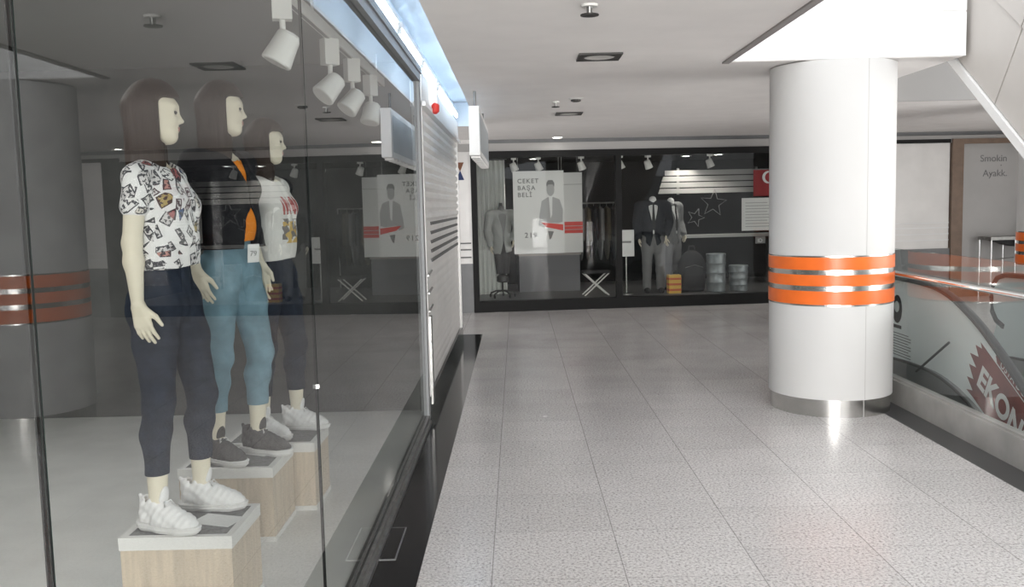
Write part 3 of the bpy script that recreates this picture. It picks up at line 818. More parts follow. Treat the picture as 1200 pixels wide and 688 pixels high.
# =================================================================== PLINTHS
def plinth(x0, x1, y0, y1, h, label):
    t = thing('display_plinth', label, 'plinth', ((x0+x1)/2, (y0+y1)/2, .05), group='mannequin plinths')
    w, d = (x1-x0)/2, (y1-y0)/2
    b = MB(); b.box(-w+.004, w-.004, -d+.004, d-.004, .025, h-.05); b.build('veneer_body', Mt['veneer'], t)
    b = MB(); b.box(-w, w, -d, d, 0, .025); b.build('base_strip', Mt['plinth_white'], t)
    b = MB(); b.box(-w, w, -d, d, h-.05, h-.004)
    for q in ((-w, w, -d, -d+.028), (-w, w, d-.028, d), (-w, -w+.028, -d+.028, d-.028), (w-.028, w, -d+.028, d-.028)):
        b.box(*q, h-.004, h)
    b.build('white_rim', Mt['plinth_white'], t)
    b = MB(); b.box(-w+.028, w-.028, -d+.028, d-.028, h-.004, h-.001); b.build('grey_top', Mt['grey_felt'], t)
    return t
PH = .371
plinth(-1.560, -1.122, 3.41, 3.80, PH, 'nearest oak-veneer plinth with white rim, under the mannequin in the patterned tee')
plinth(-1.675, -1.212, 4.34, 4.755, PH, 'middle oak-veneer plinth, under the mannequin in the black jacket')
plinth(-1.60, -1.110, 4.80, 5.17, PH, 'farthest oak-veneer plinth, under the mannequin in the black-sleeved top')
ZT = .05+PH
def card(x, y, rz, label, w=.11, l=.075):
    t = thing('price_card', label, 'card', (x, y, ZT), rz, 'price cards on the plinths')
    b = MB(); b.box(-w, w, -l, l, 0, .0015); b.build('card_sheet', Mt['paper'], t)
card(-1.235, 3.595, R(-18), 'white card lying on the nearest plinth between the white sneakers', .09, .06)
card(-1.375, 4.66, R(-25), 'white card lying on the middle plinth between the dark sneakers')

# =================================================================== MANNEQUINS
def rotz(v, a, c=(0, 0, 0)):
    v = np.array(v, float)-np.array(c); return np.array([math.cos(a)*v[0]-math.sin(a)*v[1], math.sin(a)*v[0]+math.cos(a)*v[1], v[2]])+np.array(c)
HC = np.array([-.018, 0, 1.60])
def rot_prims(ps, a, off=(0, 0, 0)):
    out = []
    off = np.array(off)
    for p in ps:
        if p[0] == 'c': out.append(('c', rotz(p[1], a, HC)+off, rotz(p[2], a, HC)+off, *p[3:]))
        elif p[0] == 'e':
            m = np.array([[math.cos(a), -math.sin(a), 0], [math.sin(a), math.cos(a), 0], [0, 0, 1]])
            out.append(('e', rotz(p[1], a, HC)+off, p[2], m if p[3] is None else m @ p[3], None, p[5]))
    return out
def head_prims():
    o = HC-np.array([0, 0, 1.605])
    e = lambda c, r, k=.02: P_ell(np.array(c)+o, r, k)
    c = lambda a, b_, ra, rb, k=.02: P_cone(np.array(a)+o, np.array(b_)+o, ra, rb, k)
    pos = [e((0, 0, 1.645), (.092, .074, .095)), e((.040, 0, 1.595), (.056, .060, .085), .03), c((.066, -.008, 1.531), (.066, .008, 1.531), .020, .020, .025),
           c((.0, -.048, 1.565), (.062, -.012, 1.533), .022, .018, .03), c((.0, .048, 1.565), (.062, .012, 1.533), .022, .018, .03),
           e((.078, 0, 1.645), (.020, .048, .016), .025),
           c((.088, 0, 1.628), (.110, 0, 1.591), .007, .0090, .016), c((.097, -.009, 1.589), (.097, .009, 1.589), .008, .008, .010),
           e((.089, 0, 1.566), (.012, .021, .0065), .008), e((.088, 0, 1.554), (.012, .018, .0065), .008),
           e((.060, -.034, 1.598), (.026, .022, .022), .03), e((.060, .034, 1.598), (.026, .022, .022), .03)]
    neg = [e((.108, -.030, 1.622), (.020, .017, .010), .015), e((.108, .030, 1.622), (.020, .017, .010), .015)]
    return pos, neg
def hand_prims(w, d, n_, s, sc=1.0):
    """w wrist, d finger direction, n_ palm normal, s thumb side"""
    w, d, n_, s = [np.array(v, float) for v in (w, d, n_, s)]; d /= np.linalg.norm(d); n_ /= np.linalg.norm(n_); s /= np.linalg.norm(s)
    ps = []
    for i, (o, ln, spread) in enumerate(((.026, .068, .10), (.008, .076, .02), (-.010, .070, -.05), (-.027, .055, -.14))):
        kn = w+d*(.088-.006*abs(o-.008)/.02)*sc+s*o*sc
        ps.append(P_cone(w+d*.01*sc+s*o*.55*sc, kn, .0135*sc, .0115*sc, .012))
        a = kn+(d*.55+s*spread*.5+n_*.12)*ln*.8*sc; t = a+(d*.5+s*spread*.3+n_*.30)*ln*.85*sc
        ps.append(P_cone(kn, a, .0092*sc, .0080*sc, .003)); ps.append(P_cone(a, t, .0080*sc, .0062*sc, .003))
    b0 = w+d*.022*sc+s*.020*sc; b1 = w+d*.060*sc+s*.050*sc+n_*.012*sc; b2 = b1+(d*.036+s*.010+n_*.010)*sc
    ps += [P_cone(b0, b1, .0145*sc, .0105*sc, .010), P_cone(b1, b2, .0100*sc, .0070*sc, .004)]
    return ps
def torso_prims():
    return [P_ell((-.01, 0, .91), (.108, .160, .12), .05), P_ell((-.055, -.062, .875), (.075, .08, .085), .04), P_ell((-.055, .062, .875), (.075, .08, .085), .04),
            P_ell((0, 0, 1.07), (.085, .115, .15), .06), P_ell((0, 0, 1.25), (.098, .135, .17), .06), P_ell((.060, -.062, 1.27), (.055, .058, .055), .04), P_ell((.060, .062, 1.27), (.055, .058, .055), .04),
            P_ell((-.02, 0, 1.355), (.075, .155, .075), .05), P_cone((-.02, -.14, 1.388), (-.02, .14, 1.388), .040, .040, .04)]
def leg_prims(h, k_, a, infl=0.0, cuff=None):
    h, k_, a = [np.array(v, float) for v in (h, k_, a)]
    m1 = h+(k_-h)*.35; c1 = k_+(a-k_)*.28+np.array([-.012, 0, 0])
    return [P_cone(h, m1, .086+infl, .078+infl, .03), P_cone(m1, k_, .078+infl, .054+infl, .03), P_cone(k_, c1, .051+infl, .052+infl, .03), P_cone(c1, a, .050+infl, .033+infl*1.6, .03)]
def arm_prims(s, e, w, infl=0.0, t0=0.0):
    s, e, w = [np.array(v, float) for v in (s, e, w)]
    return [P_cone(s, e, .044+infl, .034+infl, .03), P_cone(e, e+(w-e)*.3, .034+infl, .035+infl, .02), P_cone(e+(w-e)*.3, w, .035+infl, .022+infl, .02)]
def wrinkle(D, X, Y, Z, a=.003, f=38):
    return D+a*np.sin(f*(Z+.5*X+.3*np.sin(9*Y)))*np.sin(17*Y+11*X+5*Z)

def sneaker(ankle, ang, parent, upper, sole, label=None):
    """returns the child; local x is the toe direction"""
    m = Matrix.Translation((ankle[0], ankle[1], 0)) @ Matrix.Rotation(ang, 4, 'Z')
    res = .004
    up = [P_cone((-.055, 0, .055), (.03, 0, .055), .036, .040, .03), P_cone((.03, 0, .052), (.125, 0, .040), .041, .036, .03), P_cone((.125, .006, .036), (.158, .004, .033), .034, .026, .03),
          P_cone((-.050, 0, .108), (-.015, 0, .112), .033, .034, .03), P_cone((-.015, 0, .108), (.085, 0, .060), .034, .034, .03), P_cone((-.090, 0, .135), (-.074, 0, .09), .007, .016, .015)]
    subs = [P_cone((-.032, 0, .110), (-.020, 0, .18), .027, .034, .008)]
    VQ = field_mesh(up, res, lambda D, X, Y, Z: np.maximum(D-.0022*np.sin(90*X+60*Z)*np.sin(70*Z+40*X*0)-.0015*np.cos(210*(X-Z*.6))*(np.abs(Y) > .012), .024-Z), subs=subs)
    o = mesh_obj('sneaker', VQ, upper, parent); o.matrix_local = m
    if label: o['label'] = label
    sl = [P_cone((-.060, 0, .03), (.03, 0, .03), .043, .042, .03), P_cone((.03, 0, .03), (.115, .002, .03), .042, .046, .03), P_cone((.115, .004, .03), (.160, .004, .03), .046, .034, .03)]
    def post(D, X, Y, Z):
        D = np.maximum(D-.002*np.cos(Z*420), np.maximum(Z-.030-.06*np.maximum(X-.10, 0)-.10*np.maximum(-.03-X, 0), -Z+.04*np.maximum(X-.13, 0)))
        return D
    s = mesh_obj('sole', field_mesh(sl, res, post), sole, o)
    tg = [P_ell((.030, 0, .135), (.010, .025, .048), .01, np.array(Matrix.Rotation(R(14), 3, 'Y')))]
    mesh_obj('tongue', field_mesh(tg, res), upper, o)
    b = MB()
    for k in range(5):
        x = .040+.018*k; z = .105-.0125*k
        b.tube([(x, -.030, z-.013), (x+.003, -.016, z+.002), (x+.004, 0, z+.006), (x+.003, .016, z+.002), (x, .030, z-.013)], .0032, 6)
    b.tube([(.036, 0, .115), (.046, -.018, .122), (.056, -.026, .108), (.044, -.006, .112)], .003, 6); b.tube([(.036, 0, .115), (.046, .018, .122), (.056, .026, .108), (.044, .006, .112)], .003, 6)
    b.build('laces', sole, o)
    return o

def mannequin(loc, yaw, scale, label, pose, outfit):
    root = thing('mannequin', label, 'mannequin', loc, yaw, 'dressed mannequins in the shop window')
    root.scale = (scale,)*3
    P = pose
    hy = P['head_yaw']; hoff = P.get('head_off', (0, 0, 0))
    pos, neg = head_prims(); pos = rot_prims(pos, hy, hoff); neg = rot_prims(neg, hy, hoff)
    body = torso_prims()
    nb = np.array([-.028, 0, 1.38]); nt = HC+np.array([-.010, 0, -.05])+np.array(hoff)
    body += [P_cone(nb, nt, .050, .044, .03)]
    armsR = arm_prims(*P['armR']); armsL = arm_prims(*P['armL'])
    legsR = leg_prims(*P['legR']); legsL = leg_prims(*P['legL'])
    feet = []
    for key, an in (('legR', P['footR']), ('legL', P['footL'])):
        a = np.array(P[key][2]); d = np.array([math.cos(an), math.sin(an), 0])
        feet += [P_cone(a, a+d*.02+np.array([0, 0, -.055]), .033, .028, .02), P_cone(a+d*-.03+np.array([0, 0, -.055]), a+d*.10+np.array([0, 0, -.062]), .022, .018, .02)]
    hr_ = hand_prims(P['armR'][2], *P['handR']); hl_ = hand_prims(P['armL'][2], *P['handL'])
    VQ = field_mesh(body+armsR+armsL+legsR+legsL+feet+hr_+hl_+pos, .0042, subs=neg)
    mesh_obj('body', VQ, Mt['skin'], root)
    # face paint
    def fpos(v): return rotz(np.array(v)+HC-np.array([0, 0, 1.605]), hy, HC)+np.array(hoff)
    for s in (-1, 1):
        q = [P_ell(fpos((.0885, s*.030, 1.622)), (.0085, .0150, .0075), .005, np.array(Matrix.Rotation(hy, 3, 'Z')))]
        mesh_obj('eye', field_mesh(q, .002), Mt['ink'], root)
        b = MB(); b.tube([fpos((.094, s*.014, 1.643)), fpos((.093, s*.030, 1.649)), fpos((.080, s*.046, 1.645))], .0026, 6); b.build('eyebrow', Mt['brown'], root)
    q = [P_ell(fpos((.0945, 0, 1.565)), (.0085, .018, .0055), .006, np.array(Matrix.Rotation(hy, 3, 'Z'))), P_ell(fpos((.0935, 0, 1.555)), (.0085, .016, .0055), .006, np.array(Matrix.Rotation(hy, 3, 'Z')))]
    mesh_obj('lips', field_mesh(q, .002), Mt['lip'], root)
    # wig
    hp = [P_ell((-.004, 0, 1.648), (.112, .098, .106), .02), P_box((-.055, 0, 1.545), (.040, .065, .105), .030, .03)]
    top = np.array(hoff)
    def wpost(D, X, Y, Z):
        c, s = math.cos(hy), math.sin(hy)
        x = (X-HC[0]-top[0])*c+(Y-HC[1]-top[1])*s; y = -(X-HC[0]-top[0])*s+(Y-HC[1]-top[1])*c; z = Z-top[2]+0*x
        dl = lambda cx, cz, hx, hy_, hz_, rr: None
        # long sides and back
        def rb(cx, cy, cz, hx, hy_, hz_, rr):
            a, b_, c_ = abs(x-cx)-hx, abs(y-cy)-hy_, abs(z-cz)-hz_
            return np.sqrt(np.maximum(a, 0)**2+np.maximum(b_, 0)**2+np.maximum(c_, 0)**2)+np.minimum(np.maximum(a, np.maximum(b_, c_)), 0)-rr
        k0 = np.sqrt(((x-.006)/.106)**2+(y/.096)**2+((z-1.645)/.108)**2); cap = (k0-1)*.098
        curt = rb(-.026, 0, 1.525, .042, .064, .110, .032)
        left = rb(-.014, 0, 1.455, .040, .070, .056, .020)
        h = np.maximum(.05-np.abs(cap-curt), 0)/.05; D = np.minimum(cap, curt)-h*h*.05*.25
        D = np.minimum(D, left)
        # face opening, with fringe above the brows
        hole = rb(.174, 0, 1.584, .120, .25, .066, .022)
        hole = np.maximum(hole, -1)
        D = np.maximum(D, -hole)
        inner = np.maximum(np.maximum(np.abs(x-.05)-.055, np.abs(y)-.050), z-1.53)
        D = np.maximum(D, -inner)
        # neck passes through
        return D
    hp2 = [P_ell((-.01+top[0], top[1], 1.58+top[2]), (.13, .13, .19), .02)]
    mesh_obj('wig', field_mesh(hp2, .004, wpost), Mt['hair'], root)
    outfit(root, P)
    return root

def hem_cut(z0, z1=None):
    def f(D, X, Y, Z):
        D = wrinkle(D, X, Y, Z)
        D = np.maximum(D, z0+.006*np.sin(14*Y+9*X)-Z)
        if z1 is not None: D = np.maximum(D, Z-z1)
        return D
    return f
def trousers(root, P, m, cuff, top=1.06, infl=.010):
    pr = torso_prims()[:4]+leg_prims(*P['legR'], infl=infl*.6)+leg_prims(*P['legL'], infl=infl*.6)
    return mesh_obj('trousers', field_mesh(pr, .0045, lambda D, X, Y, Z: np.maximum(np.maximum(wrinkle(D, X, Y, Z, .0022, 45), cuff-Z), Z-top), inflate=infl*.5), m, root)
def sleeve_end(sh, el, t):
    sh = np.array(sh); el = np.array(el); return sh+(el-sh)*t
def tshirt_prims(P, tr, tl, infl=.0):
    s, e, w = P['armR']; s2, e2, w2 = P['armL']
    return (torso_prims()[0:1]+torso_prims()[3:]+[P_ell((.004, 0, 1.11), (.108, .140, .15), .05)],
            [P_cone(s, sleeve_end(s, e, tr), .037, .038, .02), P_cone(s2, sleeve_end(s2, e2, tl), .037, .038, .02)])
def neck_cut(D, X, Y, Z, r=.072, z=1.43):
    return np.maximum(D, -(np.sqrt((X+.01)**2+Y**2+(Z-z)**2*.8)-r))

# poses (x forward, y to the mannequin's left, z up)
poseA = dict(
    armR=((-.005, -.172, 1.385), (-.025, -.200, 1.135), (-.015, -.205, .905)), handR=((.22, .02, -1), (.15, 1, .0), (1, -.1, .25)),
    armL=((-.03, .175, 1.385), (-.12, .205, 1.14), (-.13, .18, .92)), handL=((-.1, -.02, -1), (.1, -1, 0), (1, .1, .1)),
    legR=((-.015, -.082, .88), (-.010, -.098, .50), (-.030, -.112, .105)), legL=((.01, .082, .88), (.075, .110, .50), (.035, .140, .105)),
    footR=R(-17), footL=R(1), head_yaw=R(22), head_off=(.0, 0, .018))
def outfitA(root, P):
    t_, s_ = tshirt_prims(P, .44, .44)
    mesh_obj('printed_tee', field_mesh(t_+s_, .004, lambda D, X, Y, Z: neck_cut(hem_cut(1.035)(D, X, Y, Z), X, Y, Z), inflate=.013), Mt['tee'], root)
    trousers(root, P, Mt['navy'], .225, infl=.004)
    for k, an in (('legR', 'footR'), ('legL', 'footL')):
        sneaker(P[k][2], P[an], root, Mt['sneaker_white'], Mt['sole_white'])
mannequin((-1.392, 3.605, ZT), R(-5), .995, 'nearest mannequin, in white patterned tee, navy trousers and white sneakers', poseA, outfitA)

poseB = dict(
    armR=((-.03, -.188, 1.385), (-.085, -.235, 1.14), (-.025, -.215, .915)), handR=((.25, .05, -1), (.1, 1, 0), (1, -.1, .2)),
    armL=((-.03, .178, 1.385), (-.05, .205, 1.13), (.04, .185, .92)), handL=((.2, -.02, -1), (.1, -1, 0), (1, .1, .2)),
    legR=((-.02, -.082, .88), (-.03, -.080, .50), (-.075, -.070, .105)), legL=((.0, .082, .88), (.06, .120, .50), (.020, .125, .105)),
    footR=R(-16), footL=R(-6), head_yaw=R(32), head_off=(.005, 0, .018))
def outfitB(root, P):
    t_, s_ = tshirt_prims(P, .35, .35)
    mesh_obj('orange_top', field_mesh(t_, .0045, lambda D, X, Y, Z: neck_cut(hem_cut(1.03)(D, X, Y, Z), X, Y, Z, .085, 1.45), inflate=.004), Mt['orange_cloth'], root)
    def jk(D, X, Y, Z):
        D = wrinkle(D, X, Y, Z, .004, 30)
        D = np.maximum(D, 1.0-Z)
        w = .007+.050*np.clip((Z-1.28)/.14, 0, 1)**1.5+.042*np.clip((1.19-Z)/.06, 0, 1)
        return neck_cut(np.maximum(D, -np.maximum(.03-X, np.abs(Y)-w)), X, Y, Z, .06, 1.44)
    mesh_obj('black_jacket', field_mesh(t_+[p for p in arm_prims(*P['armR'], infl=.010)+arm_prims(*P['armL'], infl=.010)], .0045, jk, inflate=.016), Mt['black_cloth'], root)
    trousers(root, P, Mt['blue'], .245, infl=.006)
    for k, an in (('legR', 'footR'), ('legL', 'footL')):
        sneaker(P[k][2], P[an], root, Mt['sneaker_dark'], Mt['sole_white'])
    b = MB(); b.box(.0, .003, -.028, .028, -.085, 0); o = b.build('price_tag', Mt['paper'], root); o.location = (.135, -.01, 1.02); o.rotation_euler = (0, R(8), R(-30)); o['label'] = 'white price tag'
    text('tag_print', '79', .035, Mt['ink_grey'], Matrix.Translation((.0035, -.018, -.055)) @ Matrix.Rotation(PI/2, 4, 'Z') @ Matrix.Rotation(PI/2, 4, 'X'), o, ext=.0004)
mannequin((-1.415, 4.50, ZT), R(-17), 1.06, 'middle mannequin, in black jacket over an orange top, light blue jeans and dark sneakers', poseB, outfitB)

poseC = dict(
    armR=((-.03, -.178, 1.385), (-.06, -.205, 1.145), (.010, -.195, .92)), handR=((.2, .05, -1), (.1, 1, 0), (1, -.1, .2)),
    armL=((-.03, .188, 1.385), (-.09, .235, 1.14), (-.06, .21, .92)), handL=((.1, -.02, -1), (.1, -1, 0), (1, .1, .1)),
    legR=((-.015, -.082, .88), (-.015, -.095, .50), (-.045, -.105, .105)), legL=((.0, .082, .88), (.06, .112, .50), (.04, .125, .105)),
    footR=R(-12), footL=R(6), head_yaw=R(28), head_off=(.0, 0, .018))
def outfitC(root, P):
    t_, s_ = tshirt_prims(P, .6, .6)
    mesh_obj('white_top', field_mesh(t_, .0045, lambda D, X, Y, Z: neck_cut(hem_cut(.99)(D, X, Y, Z), X, Y, Z), inflate=.013), Mt['white_tee'], root)
    for k, nm in (('armR', 'right'), ('armL', 'left')):
        o = mesh_obj('black_sleeve', field_mesh([P_cone((np.array(P[k][0])*[1, .93, 1]), P[k][0], .050, .050, .03)]+arm_prims(*P[k], infl=.014), .0045, lambda D, X, Y, Z: wrinkle(D, X, Y, Z, .003)), Mt['black_cloth'], root)
    # print on the chest: red lettering over a faded picture
    pr = torso_prims()[0:1]+torso_prims()[3:]+[P_ell((.004, 0, 1.11), (.108, .140, .15), .05)]
    def patch(y0, y1, z0, z1, dots):
        def f(D, X, Y, Z):
            D = np.maximum(wrinkle(D, X, Y, Z)-.0012, np.maximum(.03-X, np.maximum(np.maximum(y0-Y, Y-y1), np.maximum(z0-Z, Z-z1))))
            return np.maximum(D, dots(Y, Z)+0*D)
        return field_mesh(pr, .004, f, inflate=.0135)
    strokes = lambda Y, Z: (np.cos((Y*.8+Z*.25)*2*PI/.030)*.5-.35+.5*(np.abs(Z-1.285) > .032))*.01
    mesh_obj('red_print', patch(-.085, .085, 1.235, 1.335, strokes), mat('faded_red_print', (.45, .12, .11), .8), root)
    blobs = lambda Y, Z: (np.sin(Y*70+Z*40)*np.cos(Z*75-Y*22)-.15)*.01
    mesh_obj('grey_print', patch(-.08, .075, 1.10, 1.215, blobs), mat('faded_grey_print', (.22, .20, .19), .8), root)
    bl2 = lambda Y, Z: (np.sin(Y*58-Z*66+2)*np.cos(Z*42+Y*30)-.30)*.01
    mesh_obj('yellow_print', patch(-.07, .06, 1.08, 1.20, bl2), mat('faded_yellow_print', (.60, .42, .14), .8), root)
    trousers(root, P, Mt['navy'], .235, infl=.006)
    for k, an in (('legR', 'footR'), ('legL', 'footL')):
        sneaker(P[k][2], P[an], root, Mt['sneaker_white'], Mt['sole_white'])
mannequin((-1.345, 5.02, ZT), R(-15), .985, 'farthest mannequin, in white printed top with black sleeves and dark leggings', poseC, outfitC)

# =================================================================== FAR SHOP CONTENTS
FZ = .17
def fthing(name, label, cat, u, d, z=FZ, rz=0, group=None):
    p = FP(u, d, z); return thing(name, label, cat, p, FA+rz, group)
# left curtain panel
t = fthing('curtain', 'pale grey hanging curtain at the left end of the far shop window', 'curtain', .10, 1.15)
b = MB(); n = 40
fr = [[b.bm.verts.new((.52*k/n, .03*math.sin(k*1.1)+o, z)) for k in range(n+1)] for z, o in ((.0, 0), (2.25, 0))]
bk = [[b.bm.verts.new((.52*k/n, .03*math.sin(k*1.1)+.01, z)) for k in range(n+1)] for z in (.0, 2.25)]
for k in range(n):
    for q in (fr, bk):
        f = b.bm.faces.new((q[0][k], q[0][k+1], q[1][k+1], q[1][k])); f.smooth = True
b.build('cloth', Mt['curtain'], t)
b = MB(); b.cyl((-.03, 0, 2.27), (.56, 0, 2.27), .012); b.build('rail', Mt['alu'], t)

def suit(root, jm, tm, shirt=True, trous_z=(.42, .98), tie=True, arms='down', full=True):
    # forward is -y here: build with x forward and turn
    tor = [P_ell((0, 0, 1.00), (.115, .165, .16), .05), P_ell((0, 0, 1.20), (.118, .175, .2), .05), P_ell((-.02, 0, 1.38), (.085, .19, .09), .05), P_cone((-.02, -.18, 1.42), (-.02, .18, 1.42), .055, .055, .04), P_ell((0, 0, .84), (.12, .18, .14), .06)]
    aR = ((-.02, -.225, 1.40), (-.04, -.265, 1.13), (.06, -.235, .90)); aL = ((-.02, .225, 1.40), (-.05, .27, 1.13), (.10, .20, .95))
    if arms == 'pocket': aL = ((-.02, .225, 1.40), (-.06, .31, 1.16), (.10, .19, 1.0))
    sl = []
    for a in (aR, aL): sl += arm_prims(*a, infl=.022)
    def jk(D, X, Y, Z):
        D = np.maximum(wrinkle(D, X, Y, Z, .004, 22), .74+.04*np.sin(9*Y)-Z)
        w = .012+.075*np.clip((Z-1.10)/.33, 0, 1)+.05*np.clip((.92-Z)/.2, 0, 1)
        return np.maximum(D, -np.maximum(.06-X, np.abs(Y)-w))
    j = mesh_obj('jacket', field_mesh(tor+sl, .010, jk, inflate=.012), jm, root)
    s = mesh_obj('shirt', field_mesh(tor+[P_cone((-.02, 0, 1.42), (-.01, 0, 1.50), .062, .058, .02)], .010, lambda D, X, Y, Z: np.maximum(D, .95-Z)), Mt['paper'] if shirt else Mt['trouser_grey'], root)
    if tie:
        b = MB(); b.prism([(-.018, 1.45), (.018, 1.45), (.012, 1.40), (.032, 1.06), (0, 1.00), (-.032, 1.06), (-.012, 1.40)], .112, .130, lambda a, c, d: (d-.028*max(0, (c-1.2)/.25), a, c)); b.build('tie', Mt['ink'], root)
    for a, nrm_ in ((aR, 1), (aL, -1)):
        mesh_obj('hand', field_mesh(hand_prims(a[2], (.15, .05*nrm_, -1), (.1, nrm_, 0), (1, 0, .1)), .005), Mt['skin'], root)
    if full:
        lg = [P_ell((0, 0, .88), (.12, .17, .14), .05)]+leg_prims((0, -.09, .86), (.0, -.10, .48), (-.01, -.105, .08), infl=.022)+leg_prims((0, .09, .86), (.02, .11, .48), (.01, .115, .08), infl=.022)
        mesh_obj('trousers', field_mesh(lg, .010, lambda D, X, Y, Z: np.maximum(np.maximum(D, Z-.95), .05-Z)), tm, root)
        for y, x in ((-.105, -.01), (.115, .01)):
            mesh_obj('shoe', field_mesh([P_cone((x-.04, y, .035), (x+.10, y, .035), .042, .045, .02), P_cone((x+.10, y, .03), (x+.18, y, .026), .044, .032, .02)], .008, lambda D, X, Y, Z: np.maximum(D, -Z)), Mt['ink'], root)
    else:
        lg = [P_ell((0, 0, .88), (.115, .165, .14), .05), P_cone((.0, -.07, .85), (.01, -.06, .42), .095, .062, .03), P_cone((.0, .07, .85), (.01, .06, .42), .095, .062, .03)]
        mesh_obj('trousers', field_mesh(lg, .010, lambda D, X, Y, Z: np.maximum(np.maximum(D, Z-.95), .40-Z)), tm, root)
FZrot = -PI/2
t = fthing('suit_mannequin', 'headless bust in a pale grey blazer and black trousers on a wheeled stand', 'mannequin', .50, .55, FZ, FZrot+R(12), 'suited mannequins in the far shop')
suit(t, mat('pale_grey_wool', (.30, .31, .30), .95, spec=.1), Mt['ink'], shirt=False, arms='pocket', tie=False, full=False)
b = MB(); b.cyl((-.02, 0, .10), (-.02, 0, .9), .02); b.cyl((-.02, 0, 1.5), (-.02, 0, 1.60), .045, .03); b.build('pole', Mt['lamp_dark'], t)
b = MB(); b.lathe([(.09, .26), (.11, .28), (.11, .36), (.05, .40)], 20); b.build('height_clamp', Mt['lamp_dark'], t)
for k in range(5):
    a = 2*PI*k/5+.3
    b = MB(); b.tube([(-.02, 0, .12), (-.02+.13*math.cos(a), .13*math.sin(a), .11), (-.02+.24*math.cos(a), .24*math.sin(a), .07)], .014, 8); f = b.build('base_leg', Mt['lamp_dark'], t)
    b = MB(); c = Vector((-.02+.24*math.cos(a), .24*math.sin(a), .03)); b.cyl(c-Vector((0, .012, 0)), c+Vector((0, .012, 0)), .03, n=14); b.build('castor', Mt['ink'], f)
t.scale = (.9, .88, .96)
t = fthing('suit_mannequin', 'headless mannequin in a dark suit with white shirt and black tie', 'mannequin', 3.02, .65, FZ, FZrot-R(8), 'suited mannequins in the far shop')
suit(t, Mt['suit_dark'], Mt['trouser_grey'])
t.scale = (1.02,)*3
t = fthing('suit_mannequin', 'headless mannequin in a mid grey suit turned sideways beside the dark suit', 'mannequin', 3.42, 1.0, FZ, FZrot+R(35), 'suited mannequins in the far shop')
suit(t, Mt['suit_grey'], Mt['trouser_grey'])

# posters
def poster(u0, u1, z0, z1, d, label):
    t = fthing('poster', label, 'poster', u0, d, z0, 0)
    b = MB(); b.box(0, u1-u0, 0, .012, 0, z1-z0); b.build('poster_board', Mt['paper'], t)
    for u in (.08, u1-u0-.08):
        b = MB(); b.cyl((u, .006, z1-z0), (u, .006, 2.44-z0), .003, n=6); b.build('hanging_wire', Mt['alu_dark'], t)
    return t
fl = lambda a, c, d: (a, d, c)
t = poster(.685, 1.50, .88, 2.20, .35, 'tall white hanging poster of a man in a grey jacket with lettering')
def pm(s, size, m, u, z): text('poster_lettering', s, size, m, Matrix.Translation((u, -.002, z)) @ Matrix.Rotation(PI/2, 4, 'X'), t, ext=.0006, bold=.002, spacing=1.25)
pm('CEKET', .098, Mt['ink_grey'], .07, 1.13); pm('BAŞA', .098, Mt['ink_grey'], .07, 1.02); pm('BELİ', .098, Mt['ink_grey'], .07, .91)
pm('219', .115, Mt['ink_grey'], .17, .26)
X0 = .60
b = MB(); b.prism([(X0+.062*math.cos(a), 1.02+.105*math.sin(a)) for a in [2*PI*k/20 for k in range(20)]], -.003, 0, fl); b.build('printed_head', Mt['ink_pale'], t)
b = MB(); b.prism([(X0-.72*.085, 1.06), (X0-.72*.09, 1.12), (X0-.72*.05, 1.17), (X0+.72*.05, 1.17), (X0+.72*.09, 1.12), (X0+.72*.085, 1.06), (X0+.72*.05, 1.10), (X0-.72*.05, 1.10)], -.005, -.003, fl); b.build('printed_hair', Mt['ink_grey'], t)
b = MB(); b.prism([(X0-.72*.06, .90), (X0-.72*.20, .84), (X0-.72*.26, .60), (X0-.72*.28, .46), (X0-.72*.16, .42), (X0-.72*.10, .50), (X0+.72*.14, .48), (X0+.72*.26, .50), (X0+.72*.27, .70), (X0+.72*.20, .86), (X0+.72*.06, .90)], -.004, -.001, fl); b.build('printed_jacket', Mt['ink_pale'], t)
b = MB(); b.prism([(X0-.72*.04, .90), (X0+.72*.04, .90), (X0+.72*.03, .62), (X0-.72*.01, .56)], -.006, -.004, fl); b.build('printed_shirt', Mt['paper'], t)
b = MB(); b.prism([(X0-.72*.22, .50), (X0+.72*.27, .46), (X0+.72*.27, .36), (X0-.72*.10, .42)], -.008, -.006, fl); b.build('red_band', Mt['red'], t)  # red band across the lower part of the figure
b = MB(); b.prism([(X0-.72*.07, .36), (X0+.72*.06, .35), (X0+.72*.0, .24), (X0-.72*.04, .22)], -.004, 0, fl); b.build('printed_hand', Mt['ink_grey'], t)
t = poster(1.45, 1.87, .86, 2.18, .80, 'narrow white hanging banner crossed by a red band, behind the poster')
b = MB(); b.box(0, .42, -.004, 0, .32, .51); b.build('red_band', Mt['red'], t)  # red band across the full width of the banner
b = MB()
for k in range(2): b.box(0, .42, -.006, -.004, .375+.06*k, .385+.06*k)
b.box(0, .42, -.003, 0, 1.12, 1.13); b.build('printed_line', Mt['ink_pale'], t)
